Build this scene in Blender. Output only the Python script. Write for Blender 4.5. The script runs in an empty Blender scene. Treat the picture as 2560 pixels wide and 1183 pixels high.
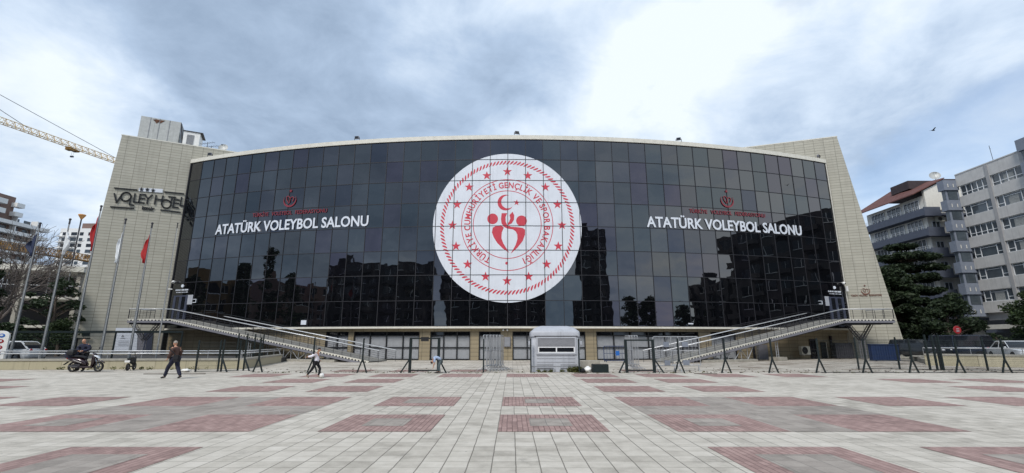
import bpy, bmesh, math, random
from mathutils import Vector, Matrix, noise
random.seed(7)
SC = bpy.context.scene
COL = SC.collection
R_ = math.radians
# ------------------------------------------------------------------ camera
F, EYE = 1170.0, 1.65
PITCH = math.atan(265.5 / F)
cam_d = bpy.data.cameras.new('camera'); cam = bpy.data.objects.new('camera', cam_d); COL.objects.link(cam)
cam.location = (0, 0, EYE); cam.rotation_euler = (math.pi / 2 + PITCH, 0, 0)
cam_d.sensor_width = 36; cam_d.lens = F / 2560 * 36; cam_d.clip_end = 3000; cam_d.clip_start = 0.1
SC.camera = cam
SC.view_settings.view_transform = 'Standard'; SC.view_settings.look = 'None'
SC.view_settings.gamma = 1; SC.view_settings.exposure = 0.3

def lin(r, g, b):
    f = lambda c: (c / 12.92 if c <= .04045 else ((c + .055) / 1.055) ** 2.4)
    return (f(r / 255), f(g / 255), f(b / 255), 1)

_c, _s = math.cos(PITCH), math.sin(PITCH)
def ray(px, py):
    u = (px - 1280) / F; v = (591.5 - py) / F
    Y = _c - v * _s; Z = _s + v * _c
    return u / Y, Z / Y
def at(px, py, Y):
    a, b = ray(px, py); return Vector((a * Y, Y, EYE + b * Y))
def gnd(px, py, z=0):
    a, b = ray(px, py); d = (z - EYE) / b; return Vector((a * d, d, z))

class NG:
    def __init__(self, tree):
        self.t = tree; tree.nodes.clear()
    def n(self, typ, ins=None, **kw):
        nd = self.t.nodes.new(typ)
        for k, v in kw.items(): setattr(nd, k, v)
        for k, v in (ins or {}).items():
            if isinstance(v, bpy.types.NodeSocket): self.t.links.new(v, nd.inputs[k])
            else: nd.inputs[k].default_value = v
        return nd
    def math(self, op, a, b=0.0, clamp=False):
        return self.n('ShaderNodeMath', {0: a, 1: b}, operation=op, use_clamp=clamp).outputs[0]
    def mix(self, f, a, b):
        nd = self.n('ShaderNodeMix', {0: f, 6: a, 7: b}, data_type='RGBA'); return nd.outputs[2]
    def ramp(self, f, stops, interp='LINEAR'):
        nd = self.n('ShaderNodeValToRGB', {0: f}); cr = nd.color_ramp; cr.interpolation = interp
        while len(cr.elements) > 1: cr.elements.remove(cr.elements[-1])
        cr.elements[0].position = stops[0][0]; cr.elements[0].color = stops[0][1]
        for p, c in stops[1:]:
            e = cr.elements.new(p); e.color = c
        return nd.outputs[0]
    def rng(self, v, a, b, c=0.0, d=1.0, interp='SMOOTHSTEP'):
        return self.n('ShaderNodeMapRange', {0: v, 1: a, 2: b, 3: c, 4: d}, interpolation_type=interp).outputs[0]
    def noise(self, vec, scale, detail=4, rough=.5, dist=0):
        nd = self.n('ShaderNodeTexNoise', {'Scale': scale, 'Detail': detail, 'Roughness': rough, 'Distortion': dist})
        if vec is not None: self.t.links.new(vec, nd.inputs['Vector'])
        return nd

# ------------------------------------------------------------------ world
SUN_EL, SUN_AZ = R_(48), R_(205)      # azimuth measured clockwise from +Y: behind the camera to the right
world = bpy.data.worlds.new('World'); SC.world = world; world.use_nodes = True
def build_world():
    g = NG(world.node_tree)
    tc = g.n('ShaderNodeTexCoord').outputs['Generated']
    sky = g.n('ShaderNodeTexSky', sky_type='NISHITA', sun_disc=False, sun_elevation=SUN_EL, sun_rotation=SUN_AZ, air_density=1.0, dust_density=1.5)
    bg_sky = g.n('ShaderNodeBackground', {'Color': sky.outputs[0], 'Strength': .15})
    # bend the lookup direction with turbulence so that cloud edges are irregular
    nz = g.noise(tc, 2.2, 6, .58)
    off = g.n('ShaderNodeVectorMath', {0: nz.outputs['Color'], 1: (.5, .5, .5)}, operation='SUBTRACT').outputs[0]
    off = g.n('ShaderNodeVectorMath', {0: off, 1: (.34, .34, .3)}, operation='MULTIPLY').outputs[0]
    dirw = g.n('ShaderNodeVectorMath', {0: tc, 1: off}, operation='ADD').outputs[0]
    dirw = g.n('ShaderNodeVectorMath', {0: dirw}, operation='NORMALIZE').outputs[0]
    # layered cloud sheet, flattened towards the horizon
    sep = g.n('ShaderNodeSeparateXYZ', {0: tc})
    zz = g.math('ADD', g.math('ABSOLUTE', sep.outputs[2]), .22)
    px = g.math('DIVIDE', sep.outputs[0], zz); py = g.math('DIVIDE', sep.outputs[1], zz)
    pv = g.n('ShaderNodeCombineXYZ', {0: px, 1: py, 2: 0.0}).outputs[0]
    n1 = g.noise(pv, .95, 8, .55, .35).outputs[0]
    n2 = g.noise(pv, 3.4, 9, .62, .3).outputs[0]
    shade = g.math('ADD', g.math('MULTIPLY', g.math('SUBTRACT', n1, .5), 1.15), g.math('MULTIPLY', g.math('SUBTRACT', n2, .5), .85))
    shade = g.math('ADD', shade, .62)
    def blob(px_, py_, ang, amp, acc, sx=None):
        a, b = ray(px_, py_); d = Vector((a, 1, b)).normalized()
        dot = g.n('ShaderNodeVectorMath', {0: dirw, 1: tuple(d)}, operation='DOT_PRODUCT').outputs['Value']
        m = g.rng(dot, math.cos(R_(ang)), math.cos(R_(ang * .15)), 0.0, amp)
        return g.math('ADD', acc, m)
    for b in BLOBS: shade = blob(*b, shade)
    for d, ang, amp in FARBLOBS:      # clouds over the town behind the camera
        dot = g.n('ShaderNodeVectorMath', {0: dirw, 1: tuple(Vector(d).normalized())}, operation='DOT_PRODUCT').outputs['Value']
        shade = g.math('ADD', shade, g.rng(dot, math.cos(R_(ang)), math.cos(R_(ang * .15)), 0.0, amp))
    gap = g.math('ADD', g.math('MULTIPLY', g.math('SUBTRACT', g.noise(pv, 1.7, 7, .6, .4).outputs[0], .5), 1.1), -.13)
    for b in GAPS: gap = blob(*b, gap)
    col = g.ramp(shade, [(0, lin(120, 140, 168)), (.3, lin(144, 163, 187)), (.55, lin(168, 187, 211)), (.78, lin(198, 213, 231)), (1, lin(223, 232, 239))])
    bg_c = g.n('ShaderNodeBackground', {'Color': col, 'Strength': 1.0})
    cover = g.math('SUBTRACT', 1.0, g.rng(gap, .05, .55, 0.0, .5))
    mx = g.n('ShaderNodeMixShader', {0: cover, 1: bg_sky.outputs[0], 2: bg_c.outputs[0]})
    g.n('ShaderNodeOutputWorld', {0: mx.outputs[0]})
FARBLOBS = [((.85, -.45, .35), 42, .38), ((-.75, -.6, .4), 45, -.2), ((.1, -.9, .5), 30, .1)]
BLOBS = [(350, 150, 28, -.15), (820, 200, 22, -.11), (1050, 310, 16, -.06), (90, 330, 13, .32), (230, 430, 10, .22), (30, 60, 12, -.04),
         (1130, 110, 9, .2), (1480, 50, 12, .26), (1740, 220, 12, .26), (1980, 110, 12, .3), (1600, 290, 12, .16), (2080, 180, 6, .12), (1330, 190, 9, -.26), (2130, 255, 10, -.2),
         (2480, 100, 12, -.06), (1860, 250, 7, -.22), (2240, 370, 10, .2), (2480, 330, 9, .2), (1400, 340, 10, .12), (2330, 40, 8, .16)]
GAPS = [(1990, 40, 6, .75), (2400, 330, 8, .5), (2300, 400, 10, .42), (2540, 360, 12, .4), (1530, 5, 3, .5), (150, 380, 12, .3), (60, 300, 9, .25), (350, 100, 30, -.5), (900, 200, 30, -.5),
        (1650, 230, 20, -.4), (2120, 210, 11, -.6), (2500, 80, 12, -.4), (120, 480, 14, .3)]
build_world()
sun_d = bpy.data.lights.new('sun', 'SUN'); sun = bpy.data.objects.new('sun', sun_d); COL.objects.link(sun)
sun_d.energy = 2.2; sun_d.angle = R_(16); sun_d.color = (1, .95, .88)
sd = Vector((math.sin(SUN_AZ) * math.cos(SUN_EL), math.cos(SUN_AZ) * math.cos(SUN_EL), math.sin(SUN_EL)))
sun.rotation_euler = (-sd).to_track_quat('-Z', 'Y').to_euler(); sun.location = sd * 80

# ------------------------------------------------------------------ object helpers
MATX = {}
def tag(o, label=None, cat=None, group=None, kind=None):
    if label: o['label'] = label
    if cat: o['category'] = cat
    if group: o['group'] = group
    if kind: o['kind'] = kind
    return o
def thing(name, label, cat, loc=(0, 0, 0), rz=0, group=None):
    o = bpy.data.objects.new(name, None); COL.objects.link(o); o.empty_display_size = .2
    o.location = loc; o.rotation_euler = (0, 0, rz)
    MATX[o] = Matrix.Translation(Vector(loc)) @ Matrix.Rotation(rz, 4, 'Z')
    return tag(o, label, cat, group)
def copy_tree(o, parent=None):
    c = o.copy(); COL.objects.link(c); c.parent = parent
    for ch in KIDS.get(o, []): copy_tree2(ch, c)
    return c
def copy_tree2(o, parent):
    c = o.copy(); COL.objects.link(c); c.parent = parent
    KIDS.setdefault(parent, []).append(c)
    for ch in KIDS.get(o, []): copy_tree2(ch, c)
def dup(o, loc, rz=0, label=None, group=None):
    c = copy_tree(o); c.location = loc; c.rotation_euler = (0, 0, rz)
    tag(c, label, None, group); MATX[c] = Matrix.Translation(Vector(loc)) @ Matrix.Rotation(rz, 4, 'Z')
    return c
KIDS = {}
def perp(d):
    d = d.normalized(); a = Vector((0, 0, 1)) if abs(d.z) < .9 else Vector((1, 0, 0))
    x = d.cross(a).normalized(); return x, d.cross(x).normalized()
class MB:
    def __init__(s): s.v = []; s.f = []; s.m = []; s.cur = 0; s.uvs = {}
    def add(s, vs, fs):
        b = len(s.v); s.v += [Vector(p) for p in vs]
        for f in fs: s.f.append([b + i for i in f]); s.m.append(s.cur)
        return s
    def box(s, c, d, rz=0, M=None):
        hx, hy, hz = d[0] / 2, d[1] / 2, d[2] / 2
        P = [Vector((x, y, z)) for z in (-hz, hz) for y in (-hy, hy) for x in (-hx, hx)]
        if rz: r = Matrix.Rotation(rz, 3, 'Z'); P = [r @ p for p in P]
        P = [p + Vector(c) for p in P]
        if M: P = [M @ p for p in P]
        return s.add(P, [(0, 2, 3, 1), (4, 5, 7, 6), (0, 1, 5, 4), (2, 6, 7, 3), (0, 4, 6, 2), (1, 3, 7, 5)])
    def bx(s, x0, x1, y0, y1, z0, z1):
        return s.box(((x0 + x1) / 2, (y0 + y1) / 2, (z0 + z1) / 2), (abs(x1 - x0), abs(y1 - y0), abs(z1 - z0)))
    def tube(s, p, q, r, n=8, r2=None, cap=True):
        p, q = Vector(p), Vector(q); r2 = r if r2 is None else r2
        if (q - p).length < 1e-6: return s
        x, y = perp(q - p); P = []
        for c, rr in ((p, r), (q, r2)):
            for i in range(n):
                a = 2 * math.pi * i / n; P.append(c + (x * math.cos(a) + y * math.sin(a)) * rr)
        fs = [(i, (i + 1) % n, n + (i + 1) % n, n + i) for i in range(n)]
        if cap: fs += [tuple(range(n))[::-1], tuple(range(n, 2 * n))]
        return s.add(P, fs)
    def path(s, pts, r, n=8):
        for a, b in zip(pts, pts[1:]): s.tube(a, b, r, n)
        return s
    def bar(s, p, q, w, h, up=(0, 0, 1)):      # rectangular bar from p to q
        p, q, up = Vector(p), Vector(q), Vector(up); d = (q - p).normalized()
        x = d.cross(up); x = x.normalized() if x.length > 1e-4 else Vector((1, 0, 0)); y = x.cross(d).normalized()
        P = [c + x * a * w / 2 + y * b * h / 2 for c in (p, q) for a, b in ((-1, -1), (1, -1), (1, 1), (-1, 1))]
        return s.add(P, [(3, 2, 1, 0), (4, 5, 6, 7), (0, 1, 5, 4), (1, 2, 6, 5), (2, 3, 7, 6), (3, 0, 4, 7)])
    def prism(s, pts, vec):
        pts = [Vector(p) for p in pts]; n = len(pts); vec = Vector(vec)
        return s.add(pts + [p + vec for p in pts], [tuple(range(n))[::-1], tuple(range(n, 2 * n))] + [(i, (i + 1) % n, n + (i + 1) % n, n + i) for i in range(n)])
    def ball(s, c, r, nu=12, nv=8):
        c = Vector(c); r = Vector(r) if hasattr(r, '__len__') else Vector((r, r, r)); P = []; fs = []
        for j in range(nv + 1):
            t = math.pi * j / nv
            for i in range(nu):
                a = 2 * math.pi * i / nu; P.append(c + Vector((r.x * math.sin(t) * math.cos(a), r.y * math.sin(t) * math.sin(a), r.z * math.cos(t))))
        for j in range(nv):
            for i in range(nu):
                k = (i + 1) % nu; fs.append((j * nu + i, (j + 1) * nu + i, (j + 1) * nu + k, j * nu + k))
        return s.add(P, fs)
    def lathe(s, c, prof, axis='z', n=20):
        c = Vector(c); P = []; fs = []
        for (r, h) in prof:
            for i in range(n):
                a = 2 * math.pi * i / n
                p = {'z': (r * math.cos(a), r * math.sin(a), h), 'y': (r * math.cos(a), h, r * math.sin(a)), 'x': (h, r * math.cos(a), r * math.sin(a))}[axis]
                P.append(c + Vector(p))
        for j in range(len(prof) - 1):
            for i in range(n):
                k = (i + 1) % n; fs.append((j * n + i, j * n + k, (j + 1) * n + k, (j + 1) * n + i))
        return s.add(P, fs)
    def loft(s, rings, cap=True):
        n = len(rings[0]); P = [p for r in rings for p in r]; fs = []
        for j in range(len(rings) - 1):
            for i in range(n):
                k = (i + 1) % n; fs.append((j * n + i, j * n + k, (j + 1) * n + k, (j + 1) * n + i))
        if cap: fs += [tuple(range(n))[::-1], tuple(range((len(rings) - 1) * n, len(rings) * n))]
        return s.add(P, fs)
    def build(s, name, mat, parent=None, smooth=False, uv=None, world=True, normals=True, bevel=0, loc=None, auto=None):
        me = bpy.data.meshes.new(name); vs = s.v
        M = None
        if parent is not None and world: M = MATX[parent].inverted()
        base = Vector((0, 0, 0))
        if parent is None and loc is not None: base = Vector(loc)
        uvc = [uv(p) for p in vs] if uv else None
        P = [(M @ p) if M else (p - base) for p in vs]
        me.from_pydata([tuple(p) for p in P], [], s.f)
        for m in (mat if isinstance(mat, (list, tuple)) else [mat]): me.materials.append(m)
        if isinstance(mat, (list, tuple)) and len(mat) > 1:
            me.polygons.foreach_set('material_index', s.m)
        if uvc:
            l = me.uv_layers.new(name='UVMap')
            for lp in me.loops: l.data[lp.index].uv = uvc[lp.vertex_index]
        if normals:
            bm = bmesh.new(); bm.from_mesh(me); bmesh.ops.recalc_face_normals(bm, faces=bm.faces)
            if bevel: bmesh.ops.bevel(bm, geom=[e for e in bm.edges if e.is_manifold and e.calc_face_angle(0) > .5], offset=bevel, segments=2, affect='EDGES', profile=.5, clamp_overlap=True)
            bm.to_mesh(me); bm.free()
        if smooth: me.polygons.foreach_set('use_smooth', [True] * len(me.polygons))
        if auto:
            me.polygons.foreach_set('use_smooth', [True] * len(me.polygons)); me.set_sharp_from_angle(angle=R_(auto))
        o = bpy.data.objects.new(name, me); COL.objects.link(o)
        if parent is not None:
            o.parent = parent; MATX[o] = MATX[parent]; KIDS.setdefault(parent, []).append(o)
        else:
            o.location = base; MATX[o] = Matrix.Translation(base)
        return o

# ------------------------------------------------------------------ materials
def M(name, col, rough=.6, metal=0, var=.12, scale=3., spec=.5, bump=0, bscale=40, coat=0, streak=0, emit=0):
    m = bpy.data.materials.new(name); m.use_nodes = True; g = NG(m.node_tree)
    tc = g.n('ShaderNodeTexCoord').outputs['Object']
    c = tuple(col[:3]) + (1,)
    out = c
    if var:
        nz = g.noise(tc, scale, 6, .6).outputs[0]
        dark = tuple(max(0, k * (1 - var * 1.4)) for k in c[:3]) + (1,); lite = tuple(k * (1 + var) for k in c[:3]) + (1,)
        out = g.ramp(nz, [(.3, dark), (.7, lite)])
    if streak:
        mp = g.n('ShaderNodeMapping', {'Vector': tc, 'Scale': (2.5, 2.5, .12)}).outputs[0]
        sn = g.noise(mp, 2.0, 5, .6).outputs[0]
        out = g.mix(g.math('MULTIPLY', g.rng(sn, .5, .75), streak), out, tuple(k * .45 for k in c[:3]) + (1,))
    b = g.n('ShaderNodeBsdfPrincipled', {'Base Color': out, 'Roughness': rough, 'Metallic': metal, 'Specular IOR Level': spec, 'Coat Weight': coat})
    if bump:
        bn = g.noise(tc, bscale, 4, .6).outputs[0]
        g.t.links.new(g.n('ShaderNodeBump', {'Height': bn, 'Strength': bump, 'Distance': .02}).outputs[0], b.inputs['Normal'])
    if emit:
        b.inputs['Emission Color'].default_value = c; b.inputs['Emission Strength'].default_value = emit
    g.n('ShaderNodeOutputMaterial', {0: b.outputs[0]})
    return m
def cladding(name, c1, c2, joint, bw, bh, ms, rough=.55, offset=0.0, dirt=.34):
    m = bpy.data.materials.new(name); m.use_nodes = True; g = NG(m.node_tree)
    uv = g.n('ShaderNodeTexCoord').outputs['UV']
    br = g.n('ShaderNodeTexBrick', {'Vector': uv, 'Color1': c1, 'Color2': c2, 'Mortar': joint, 'Scale': 1.0, 'Mortar Size': ms, 'Mortar Smooth': .1, 'Bias': 0.0, 'Brick Width': bw, 'Row Height': bh}, offset=offset, squash=1.0)
    mp = g.n('ShaderNodeMapping', {'Vector': uv, 'Scale': (1.6, .13, 1)}).outputs[0]
    sn = g.noise(mp, 1.3, 6, .62).outputs[0]
    big = g.noise(uv, .35, 5, .6).outputs[0]
    col = g.mix(g.math('MULTIPLY', g.rng(sn, .48, .75), dirt), br.outputs[0], tuple(k * .5 for k in c1[:3]) + (1,))
    col = g.mix(g.math('MULTIPLY', g.rng(big, .45, .75), dirt * .6), col, tuple(k * .7 for k in c1[:3]) + (1,))
    b = g.n('ShaderNodeBsdfPrincipled', {'Base Color': col, 'Roughness': rough})
    g.t.links.new(g.n('ShaderNodeBump', {'Height': g.math('SUBTRACT', 1.0, br.outputs[1]), 'Strength': .4, 'Distance': .02}).outputs[0], b.inputs['Normal'])
    g.n('ShaderNodeOutputMaterial', {0: b.outputs[0]})
    return m
def paving(name, stops, tile, joint, jw, red=False):
    m = bpy.data.materials.new(name); m.use_nodes = True; g = NG(m.node_tree)
    tc = g.n('ShaderNodeTexCoord').outputs['Object']
    sep = g.n('ShaderNodeSeparateXYZ', {0: tc}); X, Y = sep.outputs[0], sep.outputs[1]
    # slight wobble so that joints are not ruler straight
    wob = g.noise(tc, 1.5, 2).outputs['Color']
    wv = g.n('ShaderNodeSeparateXYZ', {0: g.n('ShaderNodeVectorMath', {0: g.n('ShaderNodeVectorMath', {0: wob, 1: (.5, .5, .5)}, operation='SUBTRACT').outputs[0], 1: (.02, .02, 0)}, operation='MULTIPLY').outputs[0]})
    tx, ty = tile
    x = g.math('DIVIDE', g.math('ADD', g.math('ADD', X, wv.outputs[0]), 100.27), tx)
    y = g.math('DIVIDE', g.math('ADD', g.math('ADD', Y, wv.outputs[1]), 100.12), ty)
    if red:
        row = g.math('FLOOR', x); y = g.math('ADD', y, g.math('MULTIPLY', g.math('MODULO', row, 2.0), .5))
    fx, fy = g.math('FLOOR', x), g.math('FLOOR', y)
    ux, uy = g.math('SUBTRACT', x, fx), g.math('SUBTRACT', y, fy)
    ex = g.math('MULTIPLY', g.math('MINIMUM', ux, g.math('SUBTRACT', 1.0, ux)), tx)
    ey = g.math('MULTIPLY', g.math('MINIMUM', uy, g.math('SUBTRACT', 1.0, uy)), ty)
    jx = g.math('SUBTRACT', 1.0, g.rng(ex, jw * .35, jw, interp='LINEAR'))
    jy = g.math('MULTIPLY', g.math('SUBTRACT', 1.0, g.rng(ey, jw * .25, jw * .8, interp='LINEAR')), g.rng(g.noise(tc, .9, 4).outputs[0], .35, .6, .3, 1.0))
    jx = g.math('MULTIPLY', jx, g.rng(g.math('ABSOLUTE', g.math('ADD', X, .4)), 3.0, 7.5, 1.0, .6))
    jm = g.math('MAXIMUM', jx, jy)
    cell = g.n('ShaderNodeCombineXYZ', {0: fx, 1: fy, 2: 0.0}).outputs[0]
    rnd = g.n('ShaderNodeTexWhiteNoise', {'Vector': cell}, noise_dimensions='3D').outputs[0]
    fine = g.noise(tc, 55, 5, .7).outputs[0]; mid = g.noise(tc, 3.1, 6, .65).outputs[0]; big = g.noise(tc, .28, 5, .6).outputs[0]
    v = g.math('ADD', g.math('MULTIPLY', rnd, .22), g.math('ADD', g.math('MULTIPLY', mid, .62), g.math('MULTIPLY', fine, .34)))
    v = g.math('ADD', g.math('SUBTRACT', v, .14), g.math('MULTIPLY', g.math('SUBTRACT', big, .5), .55))
    col = g.ramp(v, stops)
    # dark worn blotches and dirt swept against the fence line
    st = g.rng(g.noise(tc, 1.1, 8, .72, .6).outputs[0], .56, .72, 0.0, .45)
    col = g.mix(st, col, tuple(k * .45 for k in stops[0][1][:3]) + (1,))
    sp = g.n('ShaderNodeTexVoronoi', {'Vector': tc, 'Scale': 1.9, 'Randomness': 1.0}).outputs['Distance']
    col = g.mix(g.math('MULTIPLY', g.math('SUBTRACT', 1.0, g.rng(sp, .025, .05)), .5), col, lin(70, 66, 62))
    tr = g.n('ShaderNodeVectorMath', {0: tc, 1: (-30.0, 14.0, 0.0)}, operation='DISTANCE').outputs['Value']
    ar = g.math('ABSOLUTE', g.math('SUBTRACT', g.math('MODULO', g.math('ADD', tr, g.math('MULTIPLY', big, 1.5)), 4.1), 1.2))
    tm = g.math('MULTIPLY', g.math('SUBTRACT', 1.0, g.rng(ar, .03, .16)), g.math('MULTIPLY', g.rng(X, -4.0, -14.0), g.rng(mid, .45, .62)))
    col = g.mix(g.math('MULTIPLY', tm, .4), col, lin(96, 94, 90))
    yd = g.math('MULTIPLY', g.rng(Y, 26.9, 27.8), g.rng(g.math('ADD', g.noise(g.n('ShaderNodeMapping', {'Vector': tc, 'Scale': (.35, 1.3, 1)}).outputs[0], .8, 8, .72, .5).outputs[0], g.math('MULTIPLY', g.rng(X, 2.0, 22.0), .06)), .5, .64))
    col = g.mix(g.math('MULTIPLY', yd, .8), col, lin(104, 90, 76))
    col = g.mix(g.math('MULTIPLY', jm, .8), col, joint)
    b = g.n('ShaderNodeBsdfPrincipled', {'Base Color': col, 'Roughness': .8, 'Specular IOR Level': .35})
    hgt = g.math('ADD', g.math('SUBTRACT', 1.0, jm), g.math('MULTIPLY', fine, .3))
    g.t.links.new(g.n('ShaderNodeBump', {'Height': hgt, 'Strength': .5, 'Distance': .008}).outputs[0], b.inputs['Normal'])
    g.n('ShaderNodeOutputMaterial', {0: b.outputs[0]})
    return m
def glassmat(name, base, rough=.02, spec=.9, ior=1.6):
    m = bpy.data.materials.new(name); m.use_nodes = True; g = NG(m.node_tree)
    tc = g.n('ShaderNodeTexCoord').outputs['Object']
    nz = g.noise(tc, .5, 3).outputs[0]
    col = g.ramp(nz, [(.3, tuple(k * .7 for k in base[:3]) + (1,)), (.7, tuple(k * 1.3 for k in base[:3]) + (1,))])
    b = g.n('ShaderNodeBsdfPrincipled', {'Base Color': col, 'Roughness': rough, 'IOR': ior, 'Specular IOR Level': .5})
    dn = g.noise(tc, 40, 5, .7).outputs[0]
    g.t.links.new(g.rng(dn, .3, .8, rough * .6, rough * 2.2), b.inputs['Roughness'])
    g.n('ShaderNodeOutputMaterial', {0: b.outputs[0]})
    return m
def curtainmat(name):
    m = bpy.data.materials.new(name); m.use_nodes = True; g = NG(m.node_tree)
    geo = g.n('ShaderNodeNewGeometry'); tc = g.n('ShaderNodeTexCoord').outputs['Object']; r = geo.outputs['Random Per Island']
    dirt = g.noise(g.n('ShaderNodeMapping', {'Vector': tc, 'Scale': (1.2, 1.2, .3)}).outputs[0], 1.5, 7, .65).outputs[0]
    base = g.mix(g.math('MULTIPLY', g.rng(dirt, .5, .8), .8), (.003, .0034, .0045, 1), (.014, .014, .016, 1))
    tint = g.ramp(r, [(0, (.62, .66, .80, 1)), (.25, (.92, .90, .88, 1)), (.5, (.72, .80, .84, 1)), (.75, (1, 1, 1, 1)), (1, (.78, .70, .84, 1))])
    b = g.n('ShaderNodeBsdfPrincipled', {'Base Color': base, 'Roughness': .012, 'IOR': 2.15, 'Specular Tint': tint})
    bn = g.noise(tc, .55, 2, .4).outputs[0]
    g.t.links.new(g.n('ShaderNodeBump', {'Height': bn, 'Strength': .5, 'Distance': .012}).outputs[0], b.inputs['Normal'])
    g.n('ShaderNodeOutputMaterial', {0: b.outputs[0]})
    return m
def leafmat(name, dark, lite):
    m = bpy.data.materials.new(name); m.use_nodes = True; g = NG(m.node_tree)
    geo = g.n('ShaderNodeNewGeometry'); tc = g.n('ShaderNodeTexCoord').outputs['Object']
    v = g.math('ADD', g.math('MULTIPLY', geo.outputs['Random Per Island'], .5), g.math('MULTIPLY', g.noise(tc, .8, 3).outputs[0], .6))
    col = g.ramp(v, [(.2, dark), (.85, lite)])
    b = g.n('ShaderNodeBsdfPrincipled', {'Base Color': col, 'Roughness': .6, 'Specular IOR Level': .3})
    t = g.n('ShaderNodeBsdfTranslucent', {'Color': col})
    mx = g.n('ShaderNodeMixShader', {0: .2, 1: b.outputs[0], 2: t.outputs[0]})
    g.n('ShaderNodeOutputMaterial', {0: mx.outputs[0]})
    return m
K = {}
K['stone'] = cladding('beige_stone_cladding', lin(177, 174, 161), lin(168, 165, 152), lin(108, 105, 95), 1.05, .325, .016)
K['stone_gf'] = cladding('ground_floor_stone', lin(150, 138, 114), lin(142, 130, 106), lin(82, 75, 60), 1.2, .38, .016)
K['coping'] = M('white_coping', lin(214, 211, 200), .5, var=.08, streak=.25)
K['curtain'] = curtainmat('dark_curtain_glass')
K['mullion'] = M('mullion_seal', lin(34, 35, 42), .6, var=.1)
K['door_frame'] = M('blue_grey_frame', lin(62, 68, 86), .45, var=.08)
K['dark_glass'] = glassmat('dark_glass', (.012, .014, .018), .03)
K['blind'] = M('white_blind', lin(146, 149, 154), .6, var=.07, streak=.12)
K['black'] = M('black_metal', lin(24, 26, 30), .5)
K['green'] = M('dark_green_metal', lin(16, 30, 32), .45, var=.25, scale=6)
K['steel'] = M('brushed_steel', (.72, .73, .75), .28, 1, var=.08, scale=8)
K['grey_steel'] = M('grey_painted_steel', lin(124, 124, 132), .5, var=.12, streak=.2)
K['dark_steel'] = M('dark_painted_steel', lin(52, 52, 58), .5, var=.15)
K['handrail'] = M('bright_handrail', lin(205, 208, 212), .35, .25, var=.04)
K['galv'] = M('galvanised_steel', lin(165, 168, 172), .45, .3, var=.15, scale=8)
K['concrete'] = M('concrete', lin(158, 154, 144), .85, var=.15, bump=.3, streak=.3)
K['deck'] = M('ramp_deck', lin(126, 125, 121), .8, var=.14, bump=.3)
K['white'] = M('white_paint', lin(228, 228, 226), .45, var=.05)
K['emblem_white'] = M('white_film', lin(216, 221, 230), .35, var=.05, scale=.7, streak=.16)
K['emblem_red'] = M('red_film', lin(196, 62, 78), .4, var=.06)
K['crest_red'] = M('crest_red', lin(134, 46, 58), .4, var=.1)
K['crest_dull'] = M('crest_dull_red', lin(124, 82, 68), .5, var=.1)
K['letter_white'] = M('white_letter', lin(214, 220, 230), .4, var=.02)
K['letter_black'] = M('black_letter', lin(18, 20, 24), .4, var=.05)
K['kiosk'] = M('kiosk_plastic', lin(172, 176, 184), .5, var=.08, scale=2, streak=.35, bump=.15, bscale=14)
K['kiosk_shutter'] = M('kiosk_shutter', lin(136, 138, 144), .5, var=.07)
K['wall_cream'] = cladding('cream_block_wall', lin(180, 173, 150), lin(170, 163, 138), lin(120, 112, 94), 1.9, 1.2, .012, dirt=.55)
K['wall_cap'] = M('wall_cap_stone', lin(160, 157, 148), .75, var=.15, bump=.2, streak=.2)
K['asphalt'] = M('asphalt', (.06, .06, .063), .9, var=.3, scale=1.2, bump=.4, bscale=80)
K['pole'] = M('flagpole_paint', lin(120, 124, 128), .5, .2, var=.12, scale=4)
K['red_flag'] = M('red_flag', lin(166, 30, 34), .7, var=.15)
K['white_flag'] = M('white_flag', lin(222, 226, 230), .7, var=.1)
K['navy_flag'] = M('navy_flag', lin(36, 48, 78), .7, var=.15)
K['skin'] = M('skin', lin(196, 146, 120), .55, var=.06)
K['hair_grey'] = M('grey_hair', lin(150, 142, 134), .8, var=.2, scale=30)
K['hair_dark'] = M('dark_hair', lin(26, 22, 22), .7, var=.2, scale=30)
K['brown_jacket'] = M('brown_jacket', lin(78, 56, 50), .8, var=.15, scale=8, bump=.3, bscale=20)
K['navy_cloth'] = M('navy_cloth', lin(30, 34, 56), .85, var=.2, scale=8, bump=.3, bscale=20)
K['black_cloth'] = M('black_cloth', lin(22, 23, 30), .85, var=.2, scale=8, bump=.3, bscale=20)
K['white_cloth'] = M('white_cloth', lin(232, 230, 240), .8, var=.06, scale=8, bump=.2, bscale=20)
K['blue_cloth'] = M('pale_blue_cloth', lin(160, 178, 206), .8, var=.1, scale=8, bump=.2, bscale=20)
K['grey_cloth'] = M('grey_green_cloth', lin(84, 96, 100), .8, var=.12, scale=8)
K['shoe'] = M('dark_shoe', lin(26, 24, 24), .5)
K['shoe_light'] = M('beige_shoe', lin(150, 132, 118), .6)
K['tyre'] = M('tyre_rubber', lin(24, 24, 26), .8)
K['rim'] = M('alloy_rim', lin(110, 112, 118), .35, .6)
K['maroon'] = M('maroon_paint', lin(40, 22, 30), .25, .2, var=.06, coat=.6)
K['plastic_black'] = M('black_plastic', lin(26, 27, 32), .5, var=.1)
K['chrome'] = M('chrome', (.8, .8, .82), .15, 1, var=.03)
K['car_white'] = M('white_car_paint', lin(198, 202, 206), .25, var=.03, coat=.8)
K['car_dark'] = M('dark_blue_car_paint', lin(26, 34, 52), .25, .2, var=.05, coat=.8)
K['car_silver'] = M('silver_car_paint', lin(150, 152, 156), .3, .4, var=.04, coat=.8)
K['car_black'] = M('black_car_paint', lin(20, 22, 26), .25, .2, var=.05, coat=.8)
K['lamp_red'] = M('red_lens', lin(150, 20, 24), .2, var=.03)
K['lamp_clear'] = M('clear_lens', lin(210, 214, 220), .15, var=.03)
K['gray_render'] = M('grey_render', lin(194, 192, 189), .8, var=.07, scale=1.2, streak=.3)
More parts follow.
